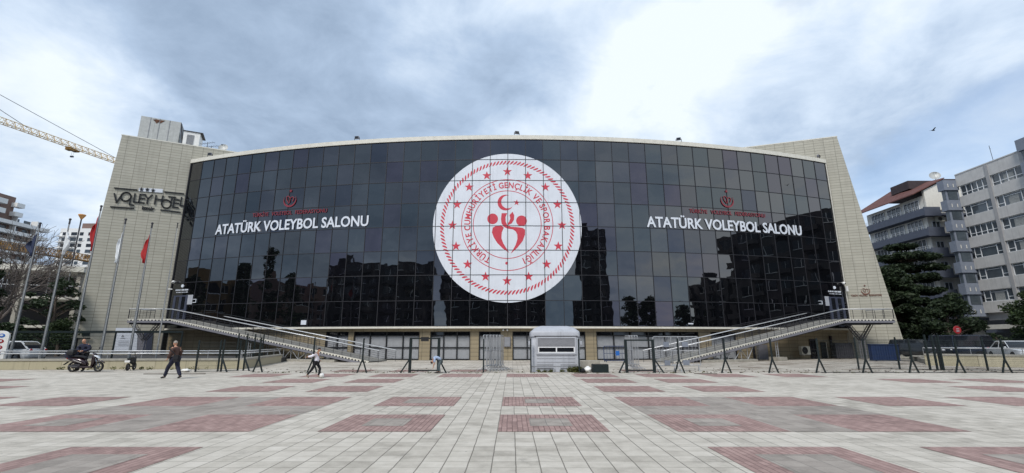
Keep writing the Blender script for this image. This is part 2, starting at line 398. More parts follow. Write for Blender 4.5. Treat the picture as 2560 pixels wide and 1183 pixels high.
K['gray_pier'] = M('grey_pier_render', lin(162, 161, 161), .8, var=.07, scale=1.2, streak=.25)
K['slate'] = M('slate_blue_render', lin(122, 129, 142), .75, var=.08, streak=.2)
K['dark_band'] = M('dark_slate_band', lin(80, 86, 100), .7, var=.1, streak=.2)
K['white_render'] = M('white_render', lin(222, 219, 210), .8, var=.06, streak=.25)
K['red_tile'] = M('red_roof_tile', lin(98, 62, 56), .85, var=.25, scale=2, bump=.4)
K['dark_roof'] = M('dark_roof_cladding', lin(60, 50, 52), .8, var=.2)
K['brown_render'] = M('brown_render', lin(122, 100, 92), .8, var=.1)
K['crane_yellow'] = M('crane_yellow', lin(212, 178, 112), .5, var=.12)
K['crane_ochre'] = M('crane_ochre', lin(150, 110, 44), .6, var=.25)
K['cable'] = M('steel_cable', lin(92, 96, 108), .5)
K['curtain_cloth'] = M('window_curtain', lin(150, 152, 150), .9, var=.2, scale=5)
K['apt_glass'] = glassmat('apartment_glass', lin(70, 78, 84), .03)
K['pvc'] = M('white_pvc', lin(226, 228, 230), .4, var=.03)
K['bark'] = M('bark', lin(84, 74, 66), .9, var=.3, scale=6, bump=.6, bscale=12)
K['bark_pale'] = M('grey_bark', lin(112, 104, 100), .9, var=.3, scale=6)
K['leaf_dark'] = leafmat('dark_evergreen_leaf', lin(22, 34, 24), lin(62, 78, 52))
K['leaf_mid'] = leafmat('green_leaf', lin(24, 38, 20), lin(64, 80, 46))
K['leaf_cedar'] = leafmat('cedar_needle', lin(18, 30, 22), lin(58, 72, 48))
K['weed'] = leafmat('weed_green', lin(58, 62, 34), lin(110, 112, 64))
K['blue'] = M('blue_paint', lin(22, 44, 84), .5, var=.15, streak=.2)
K['blue_plate'] = M('blue_plate', lin(26, 96, 176), .5, var=.05)
K['tin'] = M('rooftop_tin', lin(176, 178, 176), .5, .2, var=.1, streak=.5)
K['rust'] = M('rust_stain', lin(96, 64, 48), .85, var=.4, scale=4)
K['ac'] = M('air_conditioner_shell', lin(186, 184, 172), .55, var=.08, streak=.25)
K['sign_red'] = M('red_sign_face', lin(150, 44, 48), .4, var=.05)
K['sign_orange'] = M('orange_lamp_shell', lin(220, 160, 96), .4, var=.05)
K['brick'] = M('crumbling_brick', lin(150, 128, 98), .9, var=.35, scale=5, bump=.6)
# ------------------------------------------------------------------ ground
def sheet(name, x0, x1, y0, y1, z, mat):
    m = MB(); m.add([(x0, y0, z), (x1, y0, z), (x1, y1, z), (x0, y1, z)], [(0, 1, 2, 3)])
    return tag(m.build(name, mat, normals=False), kind='structure')
sheet('ground', -1500, 1500, -1200, 1800, -.02, K['asphalt'])
pale = [(.13, lin(142, 136, 126)), (.46, lin(187, 181, 170)), (.8, lin(212, 206, 196))]
pink = [(.2, lin(124, 102, 97)), (.5, lin(158, 132, 126)), (.8, lin(184, 158, 151))]
gray = [(.2, lin(124, 117, 110)), (.5, lin(154, 146, 138)), (.8, lin(174, 166, 157))]
P_pale = paving('pale_paving_slabs', pale, (.3333, .3333), lin(88, 84, 76), .0115)
P_pink = paving('pink_paving_bricks', pink, (.105, .21), lin(92, 74, 70), .010, red=True)
P_gray = paving('grey_paving_slabs', gray, (.3333, .3333), lin(104, 104, 100), .008)
sheet('plaza_paving', -75, 40, -14, 60, 0, P_pale)
PX = lambda k: -.27 + 3.43 * k
ROWS = {0: 5.98, 1: 9.48, 2: 13.16, 3: 16.88, 4: 20.6, 5: 24.3, 6: 28.3}
ks = {0: [-5, -4, -3, -2, 1, 2, 3, 4], 1: [-6, -5, -3, -2, -1, 0, 1, 2, 4, 5], 2: [-5, -4, -3, -2, -1, 0, 1, 2, 3, 4, 5, 6], 3: [-7, -6, -3, -2, 1, 2, 5, 6, 7],
      4: [-8, -7, -3, -2, 1, 2, 5, 6, 8], 5: [-4, -3, -2, -1, 0, 1, 2, 3, 4], 6: [-3, -2, -1, 1, 2]}
mp_, mg_ = MB(), MB()
def quad(m, x0, x1, y0, y1, z): m.add([(x0, y0, z), (x1, y0, z), (x1, y1, z), (x0, y1, z)], [(0, 1, 2, 3)])
for r, y0 in ROWS.items():
    if r == 5: y0 -= .35
    for k in ks[r]:
        x0 = PX(k); d = 2.16 if r != 5 else 2.5
        quad(mp_, x0, x0 + 2.14, y0, y0 + d, .006)
        iw, idp = (.86, .96) if r else (1.15, 1.1)
        if r == 0 or (r < 3 and k in (-1, 0)) or (r == 1 and k in (1, -3)): quad(mg_, x0 + 1.07 - iw / 2, x0 + 1.07 + iw / 2, y0 + d / 2 - idp / 2, y0 + d / 2 + idp / 2, .010)
for a, b in ((1, 2), (-3, -2)):       # grey crosses inside the two big blocks
    quad(mg_, PX(a), PX(b) + 2.14, 11.64, 13.16, .006)
    for r in (1, 2): quad(mg_, PX(a) + 2.14, PX(b), ROWS[r], ROWS[r] + 2.16, .006)
tag(mp_.build('plaza_paving_pink', P_pink, normals=False), kind='structure')
tag(mg_.build('plaza_paving_grey', P_gray, normals=False), kind='structure')
# street at the right
st = MB(); st.bx(46, 59, -60, 140, -.1, .003); tag(st.build('street', K['asphalt']), kind='structure')
kb = MB(); kb.bx(59, 61.0, -60, 140, -.1, .13); tag(kb.build('pavement', K['concrete']), kind='structure')
# raised car park behind the low wall at the left
lot = MB(); lot.prism([(-75, 31.0, -.05), (-17.9, 31.9, -.05), (-21, 46, -.05), (-37, 52.9, -.05), (-75, 52.9, -.05)], (0, 0, .42))
tag(lot.build('car_park', K['asphalt']), kind='structure')
lot = MB(); lot.prism([(31.5, 36.6, -.05), (35.3, 33.3, -.05), (46, 25.4, -.05), (46, 50.5, -.05), (41.5, 50.5, -.05)], (0, 0, .42)); tag(lot.build('car_park', K['concrete']), kind='structure')

# ------------------------------------------------------------------ the sports hall
RAD, XC, D0 = 110.0, -.4, 46.0
def arc(s, z, off=0.0):
    a = s / RAD; r = RAD + off
    return Vector((XC + r * math.sin(a), D0 + RAD - r * math.cos(a), z))
def wall(px, py):
    a, b = ray(px, py); cy = D0 + RAD
    A = a * a + 1; B = -2 * (a * XC + cy); C = XC * XC + cy * cy - RAD * RAD
    Y = (-B - math.sqrt(B * B - 4 * A * C)) / (2 * A)
    return RAD * math.asin((a * Y - XC) / RAD), EYE + b * Y
hall = thing('sports_hall', 'wide volleyball hall with a curved black glass front between two slanted beige stone wings', 'building', (0, 50, 0))
SL, SR = -38.73, 38.66
NC = 42
SS = [SL + (SR - SL) * i / NC for i in range(NC + 1)]
ZZ = [3.22, 5.68, 8.2, 10.7, 13.2, 15.7, 18.05, 20.35, 22.56]
def arcbox(m, s0, s1, z0, z1, o0, o1, seg=1.9):
    n = max(1, int(abs(s1 - s0) / seg + .99)); rings = []
    for i in range(n + 1):
        s = s0 + (s1 - s0) * i / n
        rings.append([arc(s, z0, o0), arc(s, z0, o1), arc(s, z1, o1), arc(s, z1, o0)])
    m.loft(rings); return m
rnd = random.Random(5)
cw = MB()
for i in range(NC):
    for j in range(8):
        n = 6; s0, s1, z0, z1 = SS[i], SS[i + 1], ZZ[j], ZZ[j + 1]
        calm = .35 if j > 3 else 1.0
        tx, tz = rnd.gauss(0, .0035) * calm, rnd.gauss(0, .003) * calm
        amp = rnd.choice([0, 0, .4, .7, 1.0, 1.8]) * rnd.choice([-1, 1]) * .0032 * calm
        if j <= 3 and rnd.random() < .25: amp *= 2.4
        P = []
        A, B = arc(s0, 0), arc(s1, 0); nrm = Vector((math.sin((s0 + s1) / 2 / RAD), -math.cos((s0 + s1) / 2 / RAD), 0))
        for b in range(n + 1):
            for a in range(n + 1):
                u, v = a / n, b / n
                p = A.lerp(B, u); p.z = z0 + (z1 - z0) * v
                q = amp * math.sin(math.pi * u) * math.sin(math.pi * v) + tx * (u - .5) * 1.8 + tz * (v - .5) * 2.4
                P.append(p + nrm * q)
        cw.add(P, [(b * (n + 1) + a, b * (n + 1) + a + 1, (b + 1) * (n + 1) + a + 1, (b + 1) * (n + 1) + a) for b in range(n) for a in range(n)])
curt = cw.build('curtain_wall', K['curtain'], hall, smooth=True, normals=False)
mu = MB()
for s in SS: arcbox(mu, s - .028, s + .028, ZZ[0], ZZ[-1], -.05, .045)
for z in ZZ: arcbox(mu, SL, SR, z - .028, z + .028, -.05, .04)
mu.build('mullion_grid', K['mullion'], curt)
cp = MB(); arcbox(cp, SL - .1, SR + .1, 22.6, 23.05, -.9, .14); cp.build('roof_coping', K['coping'], hall)
cp = MB(); arcbox(cp, SL + .05, SR - .05, 3.0, 3.18, -.4, .16); cp.build('canopy_strip', K['coping'], hall)
# roof and body
rf = MB(); rf.prism([arc(s, 22.2, -1.0) for s in SS[::3]] + [Vector((42, 110, 22.2)), Vector((-48, 110, 22.2))], (0, 0, .35)); rf.build('roof', K['concrete'], hall)
bd = MB(); bd.bx(-46, 41, 66, 110, 0, 22.1); bd.build('rear_wall', K['gray_render'], hall)
# ground floor
uvarc = lambda p: (RAD * math.atan2(p.x - XC, D0 + RAD - p.y) + 60, p.z)
OPN = []
for a, b, n in ((806, 864, 2), (877, 1045, 4), (1072, 1174, 3), (1195.5, 1251.5, 2), (1281, 1467, 5), (1494.5, 1755, 6), (1786, 1850, 2)):
    OPN.append((wall(a, 860)[0], wall(b, 860)[0], n))
gf = MB(); edges = [SL] + [e for o in OPN for e in o[:2]] + [SR]
for a, b in zip(edges[::2], edges[1::2]): arcbox(gf, a, b, -.1, 2.72, -1.0, -.45)
arcbox(gf, SL, SR, 2.722, 3.0, -1.0, -.35)
gf.build('ground_floor_wall', K['stone_gf'], hall, uv=uvarc)
sof = MB(); arcbox(sof, SL, SR, 3.19, 3.2, -1.0, .0); sof.build('soffit', K['concrete'], hall)
def blinds(s0, s1, z0, z1, off):
    m = MB(); n = int((z1 - z0) / .075); P = []; L = 0
    for i in range(n * 2 + 1):
        z = z0 + (z1 - z0) * i / (n * 2); o = off + (.012 if i % 2 else 0)
        P += [arc(s0, z, o), arc(s1, z, o)]
    m.add(P, [(2 * i, 2 * i + 1, 2 * i + 3, 2 * i + 2) for i in range(n * 2)])
    return m
for a, b, n in OPN:
    fr = MB()
    for i in range(n + 1):
        s = a + (b - a) * i / n; w = .05 if 0 < i < n else .09
        arcbox(fr, max(a, s - w), min(b, s + w), .03, 2.70, -.75, -.55)
    for z, h in ((.04, .05), (1.16, .045), (2.30, .05), (2.66, .05)): arcbox(fr, a, b, z, z + h * 1.6, -.745, -.56)
    f = fr.build('window_frame', K['black'], hall)
    gl = MB(); arcbox(gl, a, b, .04, 2.7, -.86, -.80); gl.build('window_pane', K['dark_glass'], f)
    bl = MB()
    for i in range(n):
        s0 = a + (b - a) * i / n + .05; s1 = a + (b - a) * (i + 1) / n - .05
        for z0, z1 in ((.12, 1.16), (1.23, 2.3 if rnd.random() < .8 else 2.22)):
            q = blinds(s0, s1, z0, z1, -.7); bl.add(q.v, q.f)
    bl.build('blind', K['blind'], f, normals=False)

# wings
def wingframe(P0, u):
    P0, u = Vector(P0), Vector(u).normalized(); n = Vector((u.y, -u.x, 0)) if u.x > 0 else Vector((-u.y, u.x, 0))
    return P0, u, n      # n points towards the plaza
WL = wingframe((-38.75, 52.85, 0), (-2.01, -1, 0)); WR = wingframe((37.95, 52.85, 0), (2.87, -1, 0))
def whit(px, py, W, off=0.0):
    a, b = ray(px, py); d = Vector((a, 1, b)); P0, u, n = W
    t = (P0 + n * off - Vector((0, 0, EYE))).dot(n) / d.dot(n); return Vector((0, 0, EYE)) + d * t
def wingt(px, py, W):
    p = whit(px, py, W); return (p - W[0]).dot(W[1]), p.z
def wing(W, top_px, low_px, back, parent):
    P0, u, n = W
    t1, z1 = wingt(*top_px, W); t0, z0 = wingt(*low_px, W)
    k = (t0 - t1) / (z1 - z0); tb = t0 + k * (z0 + .1)
    pts = [P0 + u * back + Vector((0, 0, -.1)), P0 + u * tb + Vector((0, 0, -.1)), P0 + u * t1 + Vector((0, 0, z1)), P0 + u * back + Vector((0, 0, z1))]
    m = MB(); m.prism(pts, -n * 11)
    o = m.build('stone_wing', K['stone'], parent, uv=lambda p: ((p - P0).dot(u) + 60 + (p - P0).dot(n) * .7, p.z))
    c = MB(); c.prism([P0 + u * (back) + n * .03 + Vector((0, 0, z1 - .02)), P0 + u * (t1 + .05) + n * .03 + Vector((0, 0, z1 - .02)), P0 + u * (t1 + .05) + n * .03 + Vector((0, 0, z1 + .1)), P0 + u * back + n * .03 + Vector((0, 0, z1 + .1))], -n * .5)
    c.build('wing_coping', K['coping'], o)
    return o, z1
wl, ZWL = wing(WL, (305, 338), (165, 870), -14, hall)
wr, ZWR = wing(WR, (2092, 342), (2273, 895), -14, hall)
print('wing z', ZWL, ZWR)
# corner cheeks closing the glass against the wings
for s, sg in ((SL, -1), (SR, 1)):
    m = MB(); arcbox(m, s + sg * .0, s + sg * .12, -.1, 22.6, -.5, .1); m.build('corner_trim', K['coping'] if sg > 0 else K['mullion'], hall)
# floodlights on the roof edge
fl0 = None
for i, px in enumerate((530, 892, 1292, 1697, 2040)):
    s, z = wall(px, 356); z = 23.05
    p = arc(s, z, .0)
    if fl0 is None:
        fl0 = thing('floodlight', 'x', 'floodlight', tuple(p), 0, 'floodlights along the roof edge')
        b = MB(); b.box((0, -.05, .32), (.46, .2, .3)); b.build('lamp_housing', K['grey_steel'], fl0, world=False, bevel=.03)
        b = MB(); b.tube((-.28, 0, 0), (-.28, 0, .32), .03); b.tube((.28, 0, 0), (.28, 0, .32), .03); b.tube((-.28, 0, .32), (.28, 0, .32), .02); b.build('bracket', K['dark_steel'], fl0, world=False)
        b = MB(); b.box((0, -.155, .32), (.38, .02, .22)); b.build('lens', K['dark_glass'], fl0, world=False); o = fl0
    else: o = dup(fl0, tuple(p), (s / RAD) + [.1, 0, .3, -.5, .2][i])
    o['label'] = ['small floodlight at the far left end of the curved roof edge, beside the hotel wing', 'small floodlight on the roof edge above the left federation crest', 'small floodlight on the roof edge straight above the round emblem',
                  'small floodlight on the roof edge right of the round emblem', 'small floodlight at the far right end of the roof edge, before the right stone wing'][i]

# entrance doors at both ends of the glass
def entrance(pxl, pxr, top, bot, W):
    s0, s1 = wall(pxl, (top + bot) / 2)[0], wall(pxr, (top + bot) / 2)[0]; z1 = wall((pxl + pxr) / 2, top)[1]; z0 = 4.05
    m = MB()
    for s in (s0, s1): arcbox(m, s - .09, s + .09, z0, z1, 0, .1)
    sm = (s0 + s1) / 2
    for q in (sm - .09, sm + .09): arcbox(m, q - .08, q + .08, z0, z1 - .1, .01, .09)
    for q in (s0 + .17, s1 - .17): arcbox(m, q - .08, q + .08, z0, z1 - .1, .01, .09)
    for z, h in ((z0, .16), (z0 + 1.05, .12), (z1 - .14, .14)): arcbox(m, s0, s1, z, z + h, .012, .085)
    d = m.build('entrance_door', K['door_frame'], hall)
    g = MB(); arcbox(g, s0, s1, z0, z1, .048, .058); g.build('door_glass', K['dark_glass'], d)
    h = MB()
    for q in (sm - .05, sm + .05): h.tube(arc(q, z0 + .95, .14), arc(q, z0 + 1.35, .14), .02)
    h.build('door_handle', K['chrome'], d)
    return s0, s1, z0, z1
dl = entrance(434, 466, 739, 797, WL); dr = entrance(2075, 2109, 743, 797, WR)
def doorsign(d, lab):
    sm, z1 = (d[0] + d[1]) / 2, d[3]
    t = thing('door_sign', lab, 'sign', tuple(arc(sm, z1 + .5, .06)))
    m = MB(); m.lathe(arc(sm, z1 + 1.05, .05), [(0, 0), (.17, 0), (.17, -.03), (0, -.03)], 'y', 20); m.build('round_badge', K['letter_white'], t)
    m = MB()
    r2 = random.Random(3)
    for z, h, w in ((z1 + .52, .16, 1.0), (z1 + .3, .08, .85)):
        q = sm - w
        while q < sm + w:
            l = r2.uniform(.05, .11); arcbox(m, q, q + l, z, z + h, .05, .07); q += l + r2.choice([.03, .03, .03, .1])
    m.build('small_lettering', K['letter_white'], t)
doorsign(dl, 'small white sign and badge above the left entrance door')
doorsign(dr, 'small white sign and badge above the right entrance door')
def plate(px0, px1, py0, py1, lab, mat='letter_white', name='notice_plate', cat='notice', off=.05):
    s0, z1 = wall(px0, py0); s1, z0 = wall(px1, py1)
    m = MB(); arcbox(m, s0, s1, z0, z1, off, off + .03)
    p = arc((s0 + s1) / 2, z0, off); return tag(m.build(name, K[mat], loc=p), lab, cat)
plate(467, 481, 738, 761, 'white paper notice on the glass right of the left entrance door', 'kiosk')
plate(2060, 2074, 741, 765, 'pale paper notice on the glass left of the right entrance door', 'kiosk')
plate(754, 766, 801, 812, 'small square white plate low on the black glass above the left ramp')
plate(1720, 1732, 808, 811, 'thin white strip light low on the black glass right of the kiosk', name='strip_light', cat='light')
for (a, b, c, d, L) in ((484, 491, 748, 757, 'small white outlined box on the glass right of the left notice'), (2045, 2055, 752, 761, 'small white bracket on the glass left of the right notice')):
    s0, z1 = wall(a, c); s1, z0 = wall(b, d); m = MB()
    arcbox(m, s0, s1, z1 - .06, z1, .05, .09); arcbox(m, s1 - .06, s1, z0, z1, .05, .088); arcbox(m, s0, s1, z0, z0 + .06, .05, .09)
    tag(m.build('wall_bracket', K['letter_white'], loc=arc(s0, z0)), L, 'bracket')
def camera_unit(px, py, lab, lab2):
    s, z = wall(px, py); p = arc(s, z, .3)
    t = thing('security_camera', lab, 'camera', tuple(p))
    m = MB(); m.ball(p, .17); m.build('dome_housing', K['white'], t, smooth=True)
    m = MB(); m.tube(arc(s, z + .1, 0), p + Vector((0, 0, .12)), .03); m.build('bracket', K['white'], t)
    m = MB(); m.ball(p + Vector((.05, -.13, -.04)), .07); m.build('lens', K['black'], t, smooth=True)
    s2, z2 = wall(px - 8 if px < 1000 else px + 7, py + (18 if px < 1000 else 14)); q = arc(s2, z2, .35)
    t = thing('wall_lamp', lab2, 'lamp', tuple(q)); m = MB()
    m.box(q, (.55, .18, .1) if px < 1000 else (.2, .18, .6), rz=.3); m.build('lamp_head', K['white'], t, bevel=.02)
    m = MB(); m.tube(arc(s2, z2, 0), q, .025); m.build('bracket', K['dark_steel'], t)
camera_unit(440, 706, 'white dome camera high beside the left entrance door', 'small white lamp under the dome camera by the left door')
camera_unit(2103, 709, 'white dome camera high beside the right entrance door', 'upright white lamp under the dome camera by the right door')

# ------------------------------------------------------------------ lettering
def text_mesh(s, weight=0.0, res=3):
    cu = bpy.data.curves.new('text', 'FONT'); cu.body = s; cu.size = 1; cu.offset = weight; cu.resolution_u = res; cu.fill_mode = 'FRONT'
    o = bpy.data.objects.new('text', cu); me = bpy.data.meshes.new_from_object(o)
    vs = [v.co.copy() for v in me.vertices]; fs = [tuple(p.vertices) for p in me.polygons]
    bpy.data.objects.remove(o); bpy.data.curves.remove(cu); bpy.data.meshes.remove(me)
    return vs, fs
def bbox(vs): return min(v.x for v in vs), max(v.x for v in vs), min(v.y for v in vs), max(v.y for v in vs)
CAP = bbox(text_mesh('H')[0])[3]
def flat_text(m, s, x0, x1, y0, cap, put, weight=.0, thick=.03):
    """letters of cap height `cap` stretched between x0 and x1; put(x, y, d) places a flat point on its carrier"""
    vs, fs = text_mesh(s, weight); a, b, c, d = bbox(vs); k = (x1 - x0) / (b - a)
    n = len(vs); f = [put(x0 + (v.x - a) * k, y0 + v.y / CAP * cap, thick) for v in vs]
    m.add(f, fs)
    # side skirts from boundary edges
    cnt = {}
    for q in fs:
        for i in range(len(q)):
            e = (q[i], q[(i + 1) % len(q)]); cnt[tuple(sorted(e))] = cnt.get(tuple(sorted(e)), 0) + 1
    bk = [put(x0 + (v.x - a) * k, y0 + v.y / CAP * cap, 0) for v in vs]
    side = [(e[0], e[1], n + e[1], n + e[0]) for e, c_ in cnt.items() if c_ == 1]
    m.add(f + bk, side)
def hall_name(pa, pb, lab):
    s0, z0 = wall(*pa[:2]); s1, _ = wall(*pb[:2]); zb = pa[2]; cap = pa[3]
    m = MB(); flat_text(m, 'ATATÜRK VOLEYBOL SALONU', s0, s1, zb, cap, lambda x, y, d: arc(x, y, .05 + d * 2), .02, .03)
    return tag(m.build('hall_name_sign', K['letter_white'], normals=False, loc=arc((s0 + s1) / 2, zb)), lab, 'sign')
zl = wall(922, 565)[1]; zlt = wall(900, 542)[1]
ZB = (wall(541, 586)[1] + wall(915, 566)[1]) / 2; CH = .98 * ((wall(545, 562)[1] - wall(541, 586)[1]) + (wall(915, 541)[1] - wall(915, 566)[1])) / 2
print('name', ZB, CH, wall(541, 586), wall(915, 566), wall(1617, 567), wall(1998, 589))
hall_name((541, 575, ZB, CH), (922, 552), 'white lettering of the hall name on the black glass left of the round emblem')
ZB2 = (wall(1617, 567)[1] + wall(1998, 589)[1]) / 2
hall_name((1616, 555, ZB2, CH), (2002, 577), 'white lettering of the hall name on the black glass right of the round emblem')
def poly_thick(m, pts, put, d=.04, holes=None):
    """filled flat outline with thickness"""
    bm = bmesh.new(); vs = [bm.verts.new((x, y, 0)) for x, y in pts]
    es = [bm.edges.new((vs[i], vs[(i + 1) % len(vs)])) for i in range(len(vs))]
    bmesh.ops.triangle_fill(bm, edges=es, use_beauty=True); bm.verts.index_update()
    P = [(v.co.x, v.co.y) for v in bm.verts]; fs = [tuple(v.index for v in f.verts) for f in bm.faces]; bm.free()
    n = len(pts); m.add([put(x, y, d) for x, y in P], fs)
    f = [put(x, y, d) for x, y in pts] + [put(x, y, 0) for x, y in pts]
    m.add(f, [(i, (i + 1) % n, n + (i + 1) % n, n + i) for i in range(n)])
def star_pts(cx, cy, r, rot=0, k=.4):
    return [(cx + (r if i % 2 == 0 else r * k) * math.sin(rot + math.pi * i / 5), cy + (r if i % 2 == 0 else r * k) * math.cos(rot + math.pi * i / 5)) for i in range(10)]
def ring(m, cx, cy, r0, r1, put, d=.04, n=96, a0=0, a1=2 * math.pi):
    P = []
    for i in range(n + 1):
        a = a0 + (a1 - a0) * i / n
        for r, dd in ((r0, 0), (r0, d), (r1, d), (r1, 0)): P.append(put(cx + r * math.sin(a), cy + r * math.cos(a), dd))
    m.add(P, [(4 * i + j, 4 * i + j + 1, 4 * i + j + 5, 4 * i + j + 4) for i in range(n) for j in range(3)])
def crescent_pts(cx, cy, R1, ox, oy, R2, n=40):
    """outer circle minus offset circle"""
    d = math.hypot(ox, oy); base = math.atan2(oy, ox)
    ca = (R1 * R1 + d * d - R2 * R2) / (2 * R1 * d); A = math.acos(max(-1, min(1, ca)))
    cb = (R2 * R2 + d * d - R1 * R1) / (2 * R2 * d); B = math.pi - math.acos(max(-1, min(1, cb)))
    out = [(cx + R1 * math.cos(base + A + (2 * math.pi - 2 * A) * i / n), cy + R1 * math.sin(base + A + (2 * math.pi - 2 * A) * i / n)) for i in range(n + 1)]
    inn = [(cx + ox + R2 * math.cos(base - B - (2 * math.pi - 2 * B) * i / n), cy + oy + R2 * math.sin(base - B - (2 * math.pi - 2 * B) * i / n)) for i in range(1, n)]
    return out + inn

# round emblem
es, ez = wall(1268, 571)[0], (wall(1268, 385)[1] + wall(1268, 757)[1]) / 2
ERZ = (wall(1268, 385)[1] - wall(1268, 757)[1]) / 2; ERX = (wall(1454, 571)[0] - wall(1082, 571)[0]) / 2
print('emblem', es, ez, ERX, ERZ)
emb = thing('round_emblem', 'huge round white emblem with red stars and rope ring on the black glass', 'emblem', tuple(arc(es, ez, .05)))
eput = lambda x, y, d: arc(es + x * ERX, ez + y * ERZ, .017 + d * .5)
m = MB(); P = [eput(0, 0, 0)]; fs = []; NA, NR = 96, 10
for j in range(1, NR + 1):
    for i in range(NA):
        a = 2 * math.pi * i / NA; P.append(eput(j / NR * math.sin(a), j / NR * math.cos(a), 0))
fs = [(0, 1 + i, 1 + (i + 1) % NA) for i in range(NA)]
for j in range(NR - 1):
    for i in range(NA):
        k = (i + 1) % NA; fs.append((1 + j * NA + i, 1 + (j + 1) * NA + i, 1 + (j + 1) * NA + k, 1 + j * NA + k))
m.add(P, fs); disc = m.build('emblem_disc', K['emblem_white'], emb)
rput = lambda x, y, d: eput(x, y, .008 + d * .2)
rope = MB(); NRP = 112
for i in range(NRP):
    a = 2 * math.pi * i / NRP; da = .0335; pts = []
    for (rr, aa) in ((.850, -.75), (.858, -.45), (.884, .25), (.904, .95), (.902, 1.3), (.884, 1.2), (.862, .6), (.848, -.1)):
        pts.append((rr * math.sin(a + aa * da), rr * math.cos(a + aa * da)))
    poly_thick(rope, pts, rput)
rope.build('rope_ring', K['emblem_red'], emb, normals=False)
for i in range(16):
    a = 2 * math.pi * i / 16; m = MB()
    poly_thick(m, star_pts(.735 * math.sin(a), .735 * math.cos(a) + .01, .066), rput); m.build('emblem_star', K['emblem_red'], emb, normals=False)
for r in (.612, .455):
    m = MB(); ring(m, 0, .02, r - .0045, r + .0045, rput); m.build('emblem_circle', K['emblem_red'], emb, normals=False)
m = MB(); txt = 'TÜRKİYE CUMHURİYETİ GENÇLİK VE SPOR BAKANLIĞI'
adv = []
for ch in txt:
    if ch == ' ': adv.append((.26, None, None)); continue
    vs, fs = text_mesh(ch, .022); b = bbox(vs); adv.append((b[1] - b[0] + .1, (vs, b), fs))
tot = sum(a[0] for a in adv); a0, a1 = R_(204.5), R_(204.5 + 312.5); pos = 0
for w, vb, fs in adv:
    if vb:
        vs, b = vb; mid = a0 + (a1 - a0) * (pos + w / 2) / tot; kx = (a1 - a0) * .53 / tot * .97
        P = []
        for v in vs:
            x = (v.x - (b[0] + b[1]) / 2) * kx; y = .496 + v.y / CAP * .078
            P.append(rput(y * math.sin(mid) + x * math.cos(mid), .02 + y * math.cos(mid) - x * math.sin(mid), .04))
        m.add(P, fs)
    pos += w
m.build('emblem_lettering', K['emblem_red'], emb, normals=False)
E0 = lambda pts: [((x - 640) / 527, -(y - 591) / 527) for x, y in pts]
def circ(cx, cy, r, n=28): return [(cx + r * math.cos(2 * math.pi * i / n), cy + r * math.sin(2 * math.pi * i / n)) for i in range(n)]
fig = MB()
for pts in (circ(537, 543, 38), circ(741, 557, 38), circ(637, 853, 10, 14),
            [(600, 503), (596, 545), (600, 575), (615, 598), (640, 612), (680, 618), (700, 632), (711, 655), (712, 685), (700, 725), (665, 788), (712, 745), (748, 700), (765, 655), (766, 620), (748, 607), (705, 602), (668, 600), (640, 588), (629, 562), (628, 530), (640, 502)],
            [(678, 491), (690, 520), (687, 550), (672, 575), (648, 588), (642, 578), (654, 562), (662, 540), (656, 516), (668, 504)],
            [(533, 640), (538, 606), (562, 593), (596, 588), (616, 606), (602, 640), (600, 680), (613, 716), (655, 782), (610, 752), (570, 712), (545, 672)]):
    poly_thick(fig, E0(pts), rput)
cpts = crescent_pts((628 - 640) / 527, -(426 - 591) / 527, 57 / 527, 16 / 527, 5 / 527, 47 / 527); poly_thick(fig, cpts, rput)
poly_thick(fig, star_pts((707 - 640) / 527, -(426 - 591) / 527, 24 / 527, .1), rput)
fig.build('emblem_figures', K['emblem_red'], emb, normals=False)

# federation crests
def crest(put, x, z, R0, mat, t, txtw, txth, tz, dot='star', lit=True):
    m = MB(); k = R0
    poly_thick(m, crescent_pts(x, z, k, 0, .16 * k, .92 * k), put, .04); m.build('crescent', mat, t, normals=False)
    m = MB(); poly_thick(m, star_pts(x, z + 1.35 * k, .26 * k), put); m.build('crest_star', mat, t, normals=False)
    m = MB()
    for pts in ([(-.55, .55), (-.25, .62), (.02, .25), (.0, -.35)], [(.02, .25), (.3, .5), (.62, .3), (.45, -.2)], [(-.55, .55), (-.5, .1), (-.1, -.45)]):
        for (a, b), (c, d) in zip(pts, pts[1:]):
            L = math.hypot(c - a, d - b); nx, ny = -(d - b) / L * .045, (c - a) / L * .045
            poly_thick(m, [(x + (a + nx) * k, z + (b + ny) * k), (x + (c + nx) * k, z + (d + ny) * k), (x + (c - nx) * k, z + (d - ny) * k), (x + (a - nx) * k, z + (b - ny) * k)], put)
    m.build('crest_line_figure', mat, t, normals=False)
    for wd, f0, f1 in (('TÜRKİYE', 0, .225), ('VOLEYBOL', .27, .545), ('FEDERASYONU', .59, 1)): m = MB(); flat_text(m, wd, x + (f0 - .5) * txtw, x + (f1 - .5) * txtw, tz, txth, put, .0, .04); m.build('crest_word', mat, t, normals=False)
hp = lambda x, y, d: arc(x, y, .05 + d)
for (cx, cy, ta, tb, lab) in ((726, 499, (632, 540), (818, 524), 'red crescent crest and red federation lettering on the glass left of the emblem'), (1817, 500, (1723, 525), (1912, 541), 'red crescent crest and red federation lettering on the glass right of the emblem')):
    s, z = wall(cx, cy); s0, z0 = wall(*ta); s1, z1 = wall(*tb)
    t = thing('federation_crest', lab, 'crest', tuple(arc(s, z, .05)), 0, 'federation crests on the glass')
    crest(hp, s, z - .1, .78, K['crest_red'], t, s1 - s0, .42, (wall(ta[0], ta[1] + 5)[1] + wall(tb[0], tb[1] + 6)[1]) / 2)
tw, zw = wingt(2162, 727, WR)
wput = lambda x, y, d: WR[0] + WR[1] * x + WR[2] * (.03 + d) + Vector((0, 0, y))
t = thing('federation_crest', 'small dull red crescent crest with a line of lettering on the right stone wing', 'crest', tuple(wput(tw, zw, 0)), 0)
